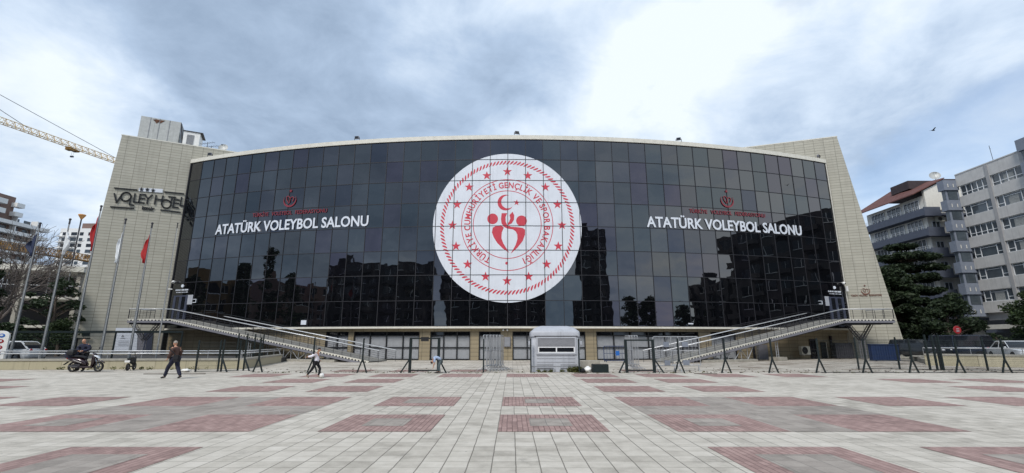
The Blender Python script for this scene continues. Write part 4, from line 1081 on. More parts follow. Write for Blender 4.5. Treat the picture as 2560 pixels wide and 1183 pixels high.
# planter, concrete block and rubbish by the kiosk
m = MB(); m.bx(4.55, 5.45, 27.35, 27.85, 0, .46); pl = thing('planter_box', 'dark green rectangular planter box beside the kiosk', 'planter', (5, 27.6, 0)); m.build('box', K['green'], pl, bevel=.02)
m = MB(); m.bx(4.6, 5.4, 27.4, 27.8, .45, .475); m.build('soil', K['bark'], pl)
m = MB(); m.bx(4.0, 5.75, 31.6, 32.3, 0, .5); cb = m.build('concrete_block', K['concrete'], loc=(4.9, 32, 0), bevel=.03); tag(cb, 'pale concrete block behind the dark planter box', 'block')
def lump(name, lab, cat, c, r, mat, seed, sq=(1, 1, .8)):
    m = MB(); m.ball((0, 0, 0), 1, 14, 10); rr = random.Random(seed); o = Vector((rr.random() * 9, rr.random() * 9, 0))
    m.v = [Vector((p.x * sq[0], p.y * sq[1], max(-.55, p.z * sq[2]))) * r * (1 + .5 * (noise.noise(p * 2.2 + o))) + Vector(c) for p in m.v]
    return tag(m.build(name, mat, loc=c, smooth=True), lab, cat)
lump('rubbish_bag', 'small white rubbish bag beside the dark planter box', 'bag', (4.3, 27.55, .17), .21, K['white'], 1)
lump('rubbish_bag', 'small black rubbish bag at the right foot of the kiosk', 'bag', (4.02, 27.5, .11), .15, K['black_cloth'], 2)
lump('rubbish_bag', 'torn white plastic bag on the ground right of the walking man', 'bag', (-18.8, 28.0, .09), .17, K['white'], 3, (1.6, 1, .5))

# ------------------------------------------------------------------ crowd barriers
def barrier(mat, w, h, bars=9, plate=None, lift=.25, r=.024):
    def mk(loc, rz, lab, group=None, tilt=0):
        t = thing('crowd_barrier', lab, 'barrier', loc, rz, group); c = .1
        m = MB(); P = [(-w / 2, 0, lift), (-w / 2, 0, h - c), (-w / 2 + c * .3, 0, h - c * .3), (-w / 2 + c, 0, h), (w / 2 - c, 0, h), (w / 2 - c * .3, 0, h - c * .3), (w / 2, 0, h - c), (w / 2, 0, lift), (-w / 2, 0, lift)]
        m.path(P, r, 8); m.build('frame', mat, t, world=False, auto=60)
        m = MB()
        for i in range(1, bars): x = -w / 2 + w * i / bars; m.tube((x, 0, lift), (x, 0, h), r * .42, 6)
        m.tube((-w / 2, 0, lift + (h - lift) * .5), (w / 2, 0, lift + (h - lift) * .5), r * .7, 6); m.build('bar', mat, t, world=False)
        for x in (-w / 2 + .12, w / 2 - .12):
            m = MB(); m.path([(x, -.42, 0), (x, -.34, .09), (x, -.1, .17), (x, 0, lift + .05), (x, .1, .17), (x, .34, .09), (x, .42, 0)], r * .9, 6); m.build('foot', mat, t, world=False)
        if plate:
            for z, hh in plate[1:]:
                m = MB(); m.box((plate[3] if False else 0, -.03, z), (.34, .02, hh)); m.build('plate', plate[0], t, world=False)
        return t
    return mk
tallb = barrier(K['galv'], 2.1, 2.1, 6, lift=.3)
for i in range(6):
    x = -1.95 + i * .17; lab = 'one of six tall galvanised barriers stacked edge on left of the kiosk'
    b = tallb((x + .45, 29.6 + i * .06, 0), R_(79 + i * 1.3), lab, 'tall barriers stacked left of the kiosk')
for i, (px, z0, z1, w) in enumerate(((-.62, 1.4, 1.6, .28), (-.55, .62, .8, .16), (-.30, 1.22, 1.66, .26))):
    m = MB(); m.bx(px, px + w, 28.2, 28.22, z0, z1)
midb = barrier(K['galv'], 1.6, 2.0, 8, plate=(K['slate'], (1.55, .3), (.5, .28)), lift=.35)
midb((9.1, 28.4, 0), R_(8), 'left one of two tall barriers with grey plates at the right ramp foot')
midb((10.4, 28.9, 0), R_(-14), 'right one of two tall barriers with grey plates at the right ramp foot')
for i in range(4): tallb((7.55 + i * .14, 31.4, 0), R_(84 + i * 1.5), 'one of four galvanised barriers stacked edge on behind the right gate frame', 'barriers stacked behind the right gate frame')
blueb = barrier(K['blue'], 2.4, 1.35, 9, plate=(K['blue_plate'], (.75, .4)), lift=.12, r=.034)
blueb((9.3, 42.5, 0), 0, 'blue painted crowd barrier with a bright blue plate before the white blinds')
# grey noticeboard box on the pilaster
s, z = wall(1272, 855); t = thing('meter_cabinet', 'grey meter cabinet on the stone pilaster left of the kiosk', 'cabinet', tuple(arc(s, z, -.4)))
m = MB(); m.box(arc(s - .15, z, -.38), (.62, .2, .95)); m.build('box', K['grey_steel'], t, bevel=.02); m = MB(); m.box(arc(s - .15, z, -.27), (.5, .02, .8)); m.build('door', K['kiosk_shutter'], t)
m = MB()
s2 = wall(1263, 828)[0]
t = thing('twin_spotlight', 'pair of small white spotlights under the canopy left of the kiosk', 'spotlight', tuple(arc(s2, 2.82, -.3)))
for k in (-.2, .2): m = MB(); m.ball(arc(s2 + k, 2.84, -.22), .1, 10, 8); m.build('lamp', K['white'], t, smooth=True)
m = MB(); m.box(arc(s2, 2.9, -.3), (.6, .1, .06)); m.build('bracket', K['dark_steel'], t)

# under the right ramp
def ac(x, y, z, rz, lab, s=1.0, group=None):
    t = thing('air_conditioner', lab, 'air conditioner', (x, y, z), rz, group)
    m = MB(); m.box((0, 0, .42 * s), (1.1 * s, .4 * s, .84 * s)); m.build('casing', K['ac'], t, world=False, bevel=.03)
    m = MB(); m.lathe((-.18 * s, -.205 * s, .42 * s), [(.02, 0), (.33 * s, 0), (.36 * s, -.03), (.33 * s, -.03)], 'y', 20); m.build('fan_grille', K['black'], t, world=False)
    m = MB(); m.box((-.35 * s, 0, -.03), (.08, .45 * s, .06)); m.box((.35 * s, 0, -.03), (.08, .45 * s, .06)); m.build('foot', K['galv'], t, world=False)
    return t
s, _ = wall(2002, 890); ac(*arc(s, .45, .55), s / RAD, 'outdoor air conditioner unit on the wall under the right ramp')
def gfitem(name, lab, cat, px0, px1, pt, pb, mat, parts=(), off=-.30, th=.06):
    s0, z1 = wall(px0, pt); s1, z0 = wall(px1, pb); t = thing(name, lab, cat, tuple(arc((s0 + s1) / 2, z0, off)))
    m = MB(); arcbox(m, s0, s1, max(0, z0), z1, off - th, off); m.build('panel', K[mat], t)
    for (a, b, c, d, mt, nm) in parts:
        m = MB(); arcbox(m, s0 + (s1 - s0) * a, s0 + (s1 - s0) * b, z0 + (z1 - z0) * c, z0 + (z1 - z0) * d, off, off + .02); m.build(nm, K[mt], t)
gfitem('side_door', 'dark double door with small panes in the wall under the right ramp', 'door', 2030, 2053, 848, 898, 'dark_steel', [(.1, .45, .1, .45, 'dark_glass', 'pane'), (.55, .9, .1, .45, 'dark_glass', 'pane'), (.1, .45, .52, .93, 'dark_glass', 'pane'), (.55, .9, .52, .93, 'dark_glass', 'pane')])
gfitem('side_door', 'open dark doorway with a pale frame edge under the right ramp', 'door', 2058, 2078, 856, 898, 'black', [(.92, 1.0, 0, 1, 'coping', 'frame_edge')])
gfitem('brown_panel', 'tall brown wall panel below the right landing', 'panel', 2080, 2094, 840, 898, 'maroon', [(.9, 1.0, 0, .6, 'coping', 'frame_edge')])
gfitem('vent_panel', 'dark vent strip with round holes under the right ramp', 'vent', 1886, 1896, 862, 898, 'dark_steel', [(.2, .8, .1, .35, 'black', 'grille'), (.2, .8, .45, .7, 'black', 'grille')])
gfitem('shutter_panel', 'plain grey panel in the wall left of the ladder column', 'panel', 1898, 1928, 862, 900, 'grey_steel')
def crate(name, lab, cat, pxl, pxr, Y, z1, mat, D=1.0, rz=0.0):
    a, b = at(pxl, 890, Y), at(pxr, 890, Y); t = thing(name, lab, cat, ((a.x + b.x) / 2, Y, 0)); w = b.x - a.x; m = MB(); n = int(w / .22)
    m.bx(a.x, b.x, Y, Y + D, .12, z1)
    for i in range(n + 1): x = a.x + w * i / n; m.bx(x - .03, x + .03, Y - .04, Y, .14, z1 - .06)
    m.build('body', K[mat], t); m = MB(); m.bx(a.x - .05, b.x + .05, Y - .06, Y + D, z1, z1 + .08); m.bx(a.x - .05, b.x + .05, Y - .06, Y + D, .06, .12); m.build('rim', K[mat], t)
    for x in (a.x + .3, b.x - .3): m = MB(); m.tube((x, Y - .02, .07), (x, Y + .05, .07), .07, 10); m.build('wheel', K['tyre'], t)
crate('waste_container', 'blue ribbed metal container in front of the right stone wing', 'container', 2181, 2248, 44.5, 1.45, 'blue', .4)
crate('waste_container', 'dark covered container under the right landing', 'container', 2092, 2134, 50.6, 1.55, 'dark_steel', .5)
# ------------------------------------------------------------------ people
def skin_mesh(verts, edges, radii, root=0, sub=2):
    me = bpy.data.meshes.new('tmp'); me.from_pydata([tuple(v) for v in verts], edges, [])
    o = bpy.data.objects.new('tmp', me); COL.objects.link(o)
    md = o.modifiers.new('s', 'SKIN'); md.use_smooth_shade = True; md.branch_smoothing = .4
    sv = me.skin_vertices[0].data
    for i, r in enumerate(radii):
        r = r if isinstance(r, tuple) else (r, r); sv[i].radius = r; sv[i].use_root = (i == root)
    ms = o.modifiers.new('u', 'SUBSURF'); ms.levels = sub; ms.render_levels = sub
    dg = bpy.context.evaluated_depsgraph_get(); e = o.evaluated_get(dg); m2 = bpy.data.meshes.new_from_object(e)
    vs = [v.co.copy() for v in m2.vertices]; fs = [tuple(p.vertices) for p in m2.polygons]
    bpy.data.objects.remove(o); bpy.data.meshes.remove(me); bpy.data.meshes.remove(m2)
    return vs, fs
def person(lab, loc, rz, J, H, mats, hair=None, group=None, top_len='pelvis', sleeve='wrist', garment=1.0):
    """J: joint positions in the figure's own frame (x forward, y left, z up), metres"""
    t = thing('person', lab, 'person', loc, rz, group)
    V = {k: Vector(v) for k, v in J.items()}; s = H / 1.75
    names, edges, rad = [], [], []
    def add(n, r, par=None):
        names.append(n); rad.append(r)
        if par is not None: edges.append((names.index(par), len(names) - 1))
    add('pelvis', (.135 * s, .115 * s)); add('waist', (.12 * s, .105 * s), 'pelvis'); add('chest', (.15 * s, .115 * s), 'waist'); add('neckb', .075 * s, 'chest'); add('neck', .05 * s, 'neckb'); add('headb', .058 * s, 'neck')
    for q in 'lr':
        add('sh' + q, .062 * s, 'neckb'); add('el' + q, .043 * s, 'sh' + q); add('wr' + q, .028 * s, 'el' + q)
        add('hp' + q, .088 * s, 'pelvis'); add('kn' + q, .058 * s, 'hp' + q); add('an' + q, .038 * s, 'kn' + q); add('to' + q, .034 * s, 'an' + q)
    for q in 'lr':
        d = (V['wr' + q] - V['el' + q]).normalized(); side = V['axis' + q] if 'axis' + q in V else Vector((0, 1, 0)); side = (side - d * side.dot(d)).normalized()
        cur = d.cross(side).normalized()
        V['pa' + q] = V['wr' + q] + d * .075 * s; add('pa' + q, (.032 * s, .02 * s), 'wr' + q)
        for k, (o_, L) in enumerate(((-.028, .068), (-.009, .078), (.009, .072), (.028, .055))):
            a = V['pa' + q] + d * .012 * s + side * o_ * s; b = a + (d * .75 + cur * .4).normalized() * L * .55 * s; c = b + (d * .35 + cur * .8).normalized() * L * .5 * s
            for n_, p_, pr in (('f%d%sa' % (k, q), b, 'pa' + q), ('f%d%sb' % (k, q), c, 'f%d%sa' % (k, q))): V[n_] = p_; add(n_, .009 * s, pr)
        a = V['wr' + q] + d * .035 * s - side * .045 * s; V['t' + q] = a; add('t' + q, .011 * s, 'pa' + q); V['u' + q] = a + (d * .9 - side * .3) * .035 * s; add('u' + q, .009 * s, 't' + q)
    P = [V[n] for n in names]
    vs, fs = skin_mesh(P, edges, rad)
    m = MB(); m.add(vs, fs)
    # head with face
    hd = V['head']; f = V['look'].normalized(); f = Vector((f.x, f.y, f.z)); upv = (V['head'] - V['neck']).normalized(); f = (f - upv * f.dot(upv)).normalized(); lf = upv.cross(f)
    def hp_(a, b, c): return hd + (f * a + lf * b + upv * c) * s
    hm = MB(); hm.ball((0, 0, 0), 1, 20, 14)
    for p in hm.v:
        x, y, z = p; w = 1 - .22 * max(0, -z) ** 1.5; xx = x * .098 * (1 if x > 0 else 1.02) * (w if x < 0 else 1 - .08 * max(0, -z)); p_ = hp_(xx + .01 * (z < 0), y * .076 * w, z * .122 + .0); p.x, p.y, p.z = p_
    m.add(hm.v, hm.f)
    nb = MB(); nb.ball((0, 0, 0), 1, 8, 6)
    m.add([hp_(.1 + p.x * .02, p.y * .013, -.012 + p.z * .03) for p in nb.v], nb.f)
    for sg in (-1, 1): m.add([hp_(-.005 + p.x * .022, sg * .077 + p.y * .012, -.005 + p.z * .034) for p in nb.v], nb.f)
    m.add([hp_(.09 + p.x * .012, p.y * .026, -.062 + p.z * .008) for p in nb.v], nb.f)
    body = m.build('body', mats['skin'], t, smooth=True, world=False, normals=False)
    e = MB()
    for sg in (-1, 1): e.add([hp_(.086 + p.x * .008, sg * .03 + p.y * .012, .018 + p.z * .007) for p in nb.v], nb.f)
    e.build('eye', mats['eye'], t, world=False, normals=False)
    if hair:
        hmat, lo = hair; h = MB(); h.ball((0, 0, 0), 1, 20, 14); h.v = [hp_(p.x * .104 - .012, p.y * .086, max(p.z * .128 + .008, lo - .1 * max(0, p.x) ** .5 * -1 if p.x < .25 else .045)) for p in h.v]
        h.build('hair', hmat, t, smooth=True, world=False)
    def shell(name, mat, sel, grow, extra=None):
        idx = [i for i, n in enumerate(names) if n in sel]; mp = {i: k for k, i in enumerate(idx)}
        vv = [P[i].copy() for i in idx]; rr = [tuple(x + grow for x in (rad[i] if isinstance(rad[i], tuple) else (rad[i], rad[i]))) for i in idx]
        ee = [(mp[a], mp[b]) for a, b in edges if a in mp and b in mp]
        v2, f2 = skin_mesh(vv, ee, rr); q = MB(); q.add(v2, f2)
        for p in q.v: p += Vector((noise.noise(p * 9), noise.noise(p * 9 + Vector((5, 0, 0))), 0)) * .012
        if extra: extra(q)
        return q.build(name, mat, t, smooth=True, world=False, normals=False)
    tops = {'pelvis', 'waist', 'chest', 'neckb', 'shl', 'shr', 'ell', 'elr'} | ({'wrl', 'wrr'} if sleeve == 'wrist' else set())
    if top_len == 'hip': tops |= {'hpl', 'hpr'}
    shell('top', mats['top'], tops, .02 * garment)
    shell('trousers', mats['legs'], {'pelvis', 'hpl', 'hpr', 'knl', 'knr', 'anl', 'anr'}, .016 * garment)
    for q in 'lr':
        a, b = V['an' + q], V['to' + q]; d = (b - a); m = MB(); d0 = Vector((d.x, d.y, d.z * .6)).normalized(); m2 = MB(); m2.ball((0, 0, 0), 1, 12, 8); y_ = Vector((0, 0, 1)).cross(d0).normalized(); z_ = d0.cross(y_)
        c = (a - d0 * .03 + b) / 2 - Vector((0, 0, .01)); L = (b - a).length * .5 + .07 * s
        m.add([c + d0 * p.x * L + y_ * p.y * .05 * s + z_ * max(-.035 * s, p.z * .05 * s) for p in m2.v], m2.f); m.build('shoe', mats['shoe'], t, smooth=True, world=False)
    return t, V
base_m = dict(skin=K['skin'], eye=K['black'])
# man walking away to the left
J = dict(pelvis=(0, 0, .90), waist=(.02, 0, 1.05), chest=(.05, 0, 1.28), neckb=(.07, 0, 1.43), neck=(.09, 0, 1.48), headb=(.11, 0, 1.54), head=(.125, 0, 1.62), look=(1, 0, -.1),
         shl=(.06, .19, 1.40), ell=(.02, .25, 1.12), wrl=(.16, .24, .93), shr=(.06, -.19, 1.40), elr=(.0, -.26, 1.12), wrr=(.14, -.22, .95),
         hpl=(0, .09, .88), knl=(.24, .10, .50), anl=(.36, .10, .10), tol=(.52, .11, .05), hpr=(0, -.09, .88), knr=(-.13, -.10, .47), anr=(-.34, -.10, .12), tor=(-.22, -.11, .045))
w, V = person('grey haired man in a brown jacket walking left with a black shoulder bag', (-15.95, 22.9, 0), R_(180 - 14), J, 1.72, dict(base_m, top=K['brown_jacket'], legs=K['navy_cloth'], shoe=K['shoe']), hair=(K['hair_grey'], .0), top_len='hip', garment=2.2)
bag = thing('shoulder_bag', 'black shoulder bag hanging at the hip of the walking man', 'bag', (-15.72, 22.62, .93), R_(166))
m = MB(); m.box((-.05, .0, .0), (.30, .13, .30)); m.build('bag_body', K['black_cloth'], bag, world=False, bevel=.04)
m = MB(); m.box((-.05, .075, .06), (.28, .02, .2)); m.build('flap', K['black_cloth'], bag, world=False)
pts = [Vector((.0, .05, .14)), Vector((.12, .10, .3)), Vector((.28, .16, .42)), Vector((.36, .12, .52)), Vector((.42, -.02, .55))]
m = MB(); m.path(pts, .018, 6); m.build('strap', K['black_cloth'], bag, world=False)
# boy dribbling the ball, moving right
k = .835
J = dict(pelvis=(0, 0, .86), waist=(.02, 0, 1.0), chest=(.03, 0, 1.22), neckb=(.05, 0, 1.36), neck=(.07, 0, 1.42), headb=(.09, 0, 1.49), head=(.11, 0, 1.57), look=(1, 0, -.45),
         shl=(.03, .17, 1.34), ell=(-.10, .26, 1.14), wrl=(.06, .30, .98), shr=(.03, -.17, 1.34), elr=(-.22, -.27, 1.20), wrr=(-.40, -.24, 1.18),
         hpl=(0, .085, .84), knl=(.22, .09, .52), anl=(.16, .09, .11), tol=(.31, .09, .045), hpr=(0, -.085, .84), knr=(-.16, -.09, .50), anr=(-.42, -.09, .17), tor=(-.36, -.09, .05))
J = {a: tuple(c * (k if a != 'look' else 1) for c in b) for a, b in J.items()}
person('boy in a white long sleeved shirt and black trousers dribbling a football', (-9.5, 23.5, 0), R_(-2), J, 1.4, dict(base_m, top=K['white_cloth'], legs=K['black_cloth'], shoe=K['shoe_light']), hair=(K['hair_dark'], -.02), garment=1.1)
fbm = MB(); c = Vector((-9.13, 23.38, .115)); fbm.ball(c, .112, 20, 14); fb = thing('football', 'white football with dark patches at the boy\'s feet', 'ball', (c.x, c.y, 0)); fbm.build('ball_skin', K['white'], fb, smooth=True)
ph = (1 + 5 ** .5) / 2; m = MB()
for v in [(0, a, b * ph) for a in (-1, 1) for b in (-1, 1)] + [(a, b * ph, 0) for a in (-1, 1) for b in (-1, 1)] + [(b * ph, 0, a) for a in (-1, 1) for b in (-1, 1)]:
    d = Vector(v).normalized(); x, y = perp(d); m.add([c + (d + (x * math.cos(q) + y * math.sin(q)) * .33).normalized() * .1135 for q in [2 * math.pi * i / 5 for i in range(5)]], [(0, 1, 2, 3, 4)])
m.build('patch', K['black'], fb)
# child bending down at the gate
J = dict(pelvis=(-.06, 0, .66), waist=(.04, 0, .80), chest=(.20, 0, .86), neckb=(.32, 0, .80), neck=(.36, 0, .74), headb=(.38, 0, .68), head=(.41, 0, .60), look=(.3, 0, -1),
         shl=(.29, .14, .80), ell=(.30, .16, .56), wrl=(.34, .10, .34), shr=(.29, -.14, .80), elr=(.27, -.16, .56), wrr=(.32, -.10, .32),
         hpl=(-.05, .08, .64), knl=(.04, .09, .38), anl=(-.02, .09, .09), tol=(.12, .09, .04), hpr=(-.05, -.08, .64), knr=(.08, -.09, .38), anr=(.06, -.10, .09), tor=(.22, -.11, .04))
J = {a: tuple(c * (1.02 if a != 'look' else 1) for c in b) for a, b in J.items()}
person('child in a pale blue top bending down to the ground at the green gate frame', (-4.0, 26.75, 0), R_(196), J, 1.25, dict(base_m, top=K['blue_cloth'], legs=K['grey_cloth'], shoe=K['shoe']), hair=(K['hair_dark'], -.03), sleeve='elbow', garment=1.2)
# man standing behind the scooter, head bowed over his hands
J = dict(pelvis=(0, 0, .98), waist=(.0, 0, 1.14), chest=(.02, 0, 1.40), neckb=(.04, 0, 1.56), neck=(.08, 0, 1.61), headb=(.11, 0, 1.67), head=(.14, 0, 1.74), look=(1, 0, -.75),
         shl=(.03, .22, 1.52), ell=(.06, .31, 1.24), wrl=(.28, .12, 1.18), shr=(.03, -.22, 1.52), elr=(.06, -.32, 1.24), wrr=(.28, -.10, 1.20),
         hpl=(0, .1, .95), knl=(.03, .15, .52), anl=(.0, .16, .1), tol=(.17, .18, .05), hpr=(0, -.1, .95), knr=(.03, -.12, .52), anr=(.02, -.13, .1), tor=(.2, -.15, .05), axisl=(0, 0, 1), axisr=(0, 0, 1))
person('bald man in a dark jacket standing behind the scooter and looking at his hands', (-25.42, 28.62, 0), R_(-84), J, 1.86, dict(base_m, top=K['navy_cloth'], legs=K['black_cloth'], shoe=K['shoe']), top_len='hip', garment=3.0)

# ------------------------------------------------------------------ two wheelers
def wheel(t, x, r, w=.11, name='wheel', z=None):
    z = r if z is None else z
    m = MB(); prof = [(r - .09, -w / 2 * .8), (r - .02, -w / 2), (r, -w / 4), (r, w / 4), (r - .02, w / 2), (r - .09, w / 2 * .8), (r - .09, -w / 2 * .8)]
    m.lathe((x, 0, z), prof, 'y', 28); ty = m.build('wheel', K['tyre'], t, world=False, auto=40)
    m = MB(); m.lathe((x, 0, z), [(r - .1, -.03), (r - .075, -.03), (r - .075, .03), (r - .1, .03), (r - .1, -.03)], 'y', 28); m.lathe((x, 0, z), [(0, -.06), (.05, -.06), (.05, .06), (0, .06)], 'y', 12)
    for i in range(5):
        a = 2 * math.pi * i / 5; m.bar((x + .03 * math.cos(a), 0, z + .03 * math.sin(a)), (x + (r - .09) * math.cos(a), 0, z + (r - .09) * math.sin(a)), .03, .03, up=(0, 1, 0))
    m.build('rim', K['rim'], ty, world=False)
def yloft(m, rings):       # rings: (x, zc, halfwidth, halfheight)
    R = []
    for x, z, hw, hh in rings: R.append([Vector((x, hw * math.cos(a), z + hh * math.sin(a))) for a in [2 * math.pi * i / 14 for i in range(14)]])
    m.loft(R)
sc = thing('scooter', 'dark maroon motor scooter with a black top box parked before the low wall', 'scooter', (-24.75, 28.15, 0), R_(3)); sc.scale = (.86, .95, .93)
S_ = 1.16
wheel(sc, .86, .31, .12); wheel(sc, -.80, .31, .14)
m = MB(); yloft(m, [(-1.25, .80, .04, .03), (-1.1, .78, .13, .09), (-.75, .72, .19, .17), (-.35, .66, .20, .2), (-.05, .55, .17, .17), (.1, .45, .13, .1)]); m.build('rear_body', K['maroon'], sc, world=False, smooth=True)
m = MB(); yloft(m, [(-.95, .90, .10, .04), (-.8, .95, .15, .07), (-.35, .93, .17, .07), (-.05, .86, .13, .06), (.02, .8, .08, .04)]); m.build('seat', K['black_cloth'], sc, world=False, smooth=True)
m = MB(); m.prism([(-.25, -.17, .24), (.5, -.17, .24), (.55, -.17, .36), (-.25, -.17, .36)], (0, .34, 0)); m.build('footboard', K['maroon'], sc, world=False, bevel=.03)
m = MB(); R = []
for z, x, hw, d in ((.30, .42, .14, .05), (.5, .48, .2, .07), (.75, .50, .23, .08), (.95, .50, .2, .08), (1.08, .44, .15, .08), (1.14, .40, .1, .05)):
    R.append([Vector((x + d * math.cos(a) * (1.8 if math.cos(a) > 0 else .5), hw * math.sin(a), z)) for a in [2 * math.pi * i / 14 for i in range(14)]])
m.loft(R); m.build('front_shield', K['maroon'], sc, world=False, smooth=True)
m = MB(); yloft(m, [(.46, 1.02, .12, .02), (.58, .98, .17, .05), (.74, .88, .13, .05), (.84, .80, .05, .02)]); m.build('headlight', K['lamp_clear'], sc, world=False, smooth=True)
m = MB(); yloft(m, [(.55, .62, .06, .02), (.75, .68, .085, .035), (1.0, .66, .085, .035), (1.2, .54, .05, .025)]); m.build('front_mudguard', K['maroon'], sc, world=False, smooth=True)
m = MB()
for y in (-.09, .09): m.tube((.86, y, .31), (.62, y, .82), .025, 8)
m.build('fork', K['chrome'], sc, world=False)
m = MB(); m.tube((.42, 0, 1.0), (.36, 0, 1.2), .03, 8); m.tube((.34, -.34, 1.22), (.34, .34, 1.22), .018, 8)
for y in (-.3, .3): m.tube((.32, y, 1.22), (.32, y * 1.25, 1.22), .025, 8); m.tube((.36, y * .8, 1.22), (.42, y, 1.42), .008, 5)
m.build('handlebar', K['black'], sc, world=False)
for y in (-.32, .32): m = MB(); m.ball((.42, y, 1.45), (.03, .07, .05), 10, 6); m.build('mirror', K['black'], sc, world=False, smooth=True)
m = MB(); m.loft([[Vector((x, y, z)) for x, y in ((-.92 + i, -.24 + i), (-.5 - i, -.24 + i), (-.5 - i, .24 - i), (-.92 + i, .24 - i))] for z, i in ((1.02, .03), (1.06, 0), (1.2, 0), (1.32, .03), (1.37, .1))]); m.v = [p + Vector((-.28, 0, 0)) for p in m.v]; m.build('top_box', K['plastic_black'], sc, world=False, bevel=.02)
m = MB(); m.bar((-.9, -.02, 1.0), (-.9, -.02, .9), .3, .05); m.build('luggage_rack', K['black'], sc, world=False)
m = MB(); m.ball((-1.22, 0, .82), (.06, .12, .05), 10, 6); m.build('tail_light', K['lamp_red'], sc, world=False, smooth=True)
m = MB(); m.bar((-1.15, 0, .62), (-1.42, 0, .42), .16, .02); m.build('number_plate_holder', K['black'], sc, world=False)
m = MB(); m.tube((-.95, -.17, .36), (-.35, -.15, .30), .06, 10, .04); m.box((-.55, 0, .35), (.5, .22, .26)); m.build('engine', K['dark_steel'], sc, world=False)
m = MB(); m.bar((-.72, -.205, .74), (-.15, -.19, .56), .01, .05); m.build('trim_strip', K['chrome'], sc, world=False)
bl = MB(); bl.ball((0, 0, 0), 1, 14, 10)
bl.v = [Vector((-25.72, 28.2, .98)) + Vector((p.x * .34, p.y * .24, p.z * .27)) * (1 + .35 * noise.noise(p * 2.1)) for p in bl.v]
tag(bl.build('bundle', K['navy_cloth'], loc=(-25.72, 28.2, .8), smooth=True), 'dark navy cloth bundle lying on the scooter seat before the top box', 'bundle')
# small parked electric scooter seen from behind
es_ = thing('electric_scooter', 'small black electric scooter on its stand by the low wall left of the walking man', 'scooter', (-23.35, 29.75, 0), R_(104)); es_.scale = (.85, .9, 1.0)
wheel(es_, .42, .23, .09); wheel(es_, -.45, .22, .1)
m = MB(); yloft(m, [(-.62, .58, .05, .04), (-.5, .60, .13, .1), (-.2, .56, .13, .13), (.02, .46, .1, .1)]); m.build('rear_body', K['plastic_black'], es_, world=False, smooth=True)
m = MB(); yloft(m, [(-.62, .72, .06, .03), (-.5, .75, .12, .05), (-.15, .74, .12, .05), (0, .70, .06, .03)]); m.build('seat', K['green'], es_, world=False, smooth=True)
m = MB(); m.box((-.66, 0, .55), (.02, .3, .12)); m.build('number_plate', K['white'], es_, world=False)
m = MB(); m.bx(-.1, .3, -.12, .12, .2, .27); m.build('footboard', K['plastic_black'], es_, world=False, bevel=.02)
m = MB(); m.tube((.42, 0, .23), (.3, 0, .7), .03, 8); m.tube((.3, 0, .7), (.24, 0, 1.02), .025, 8); m.tube((.24, -.28, 1.04), (.24, .28, 1.04), .014, 8); m.build('handlebar', K['black'], es_, world=False)
m = MB(); R = [[Vector((.27 + .05 * math.cos(a), hw * math.sin(a), z)) for a in [2 * math.pi * i / 12 for i in range(12)]] for z, hw in ((.3, .09), (.5, .13), (.75, .12), (.85, .06))]; m.loft(R); m.build('front_shield', K['plastic_black'], es_, world=False, smooth=True)
m = MB(); m.tube((-.35, .05, .2), (-.45, .2, 0), .015, 6); m.tube((-.35, -.05, .2), (-.45, -.2, 0), .015, 6); m.build('stand', K['black'], es_, world=False)

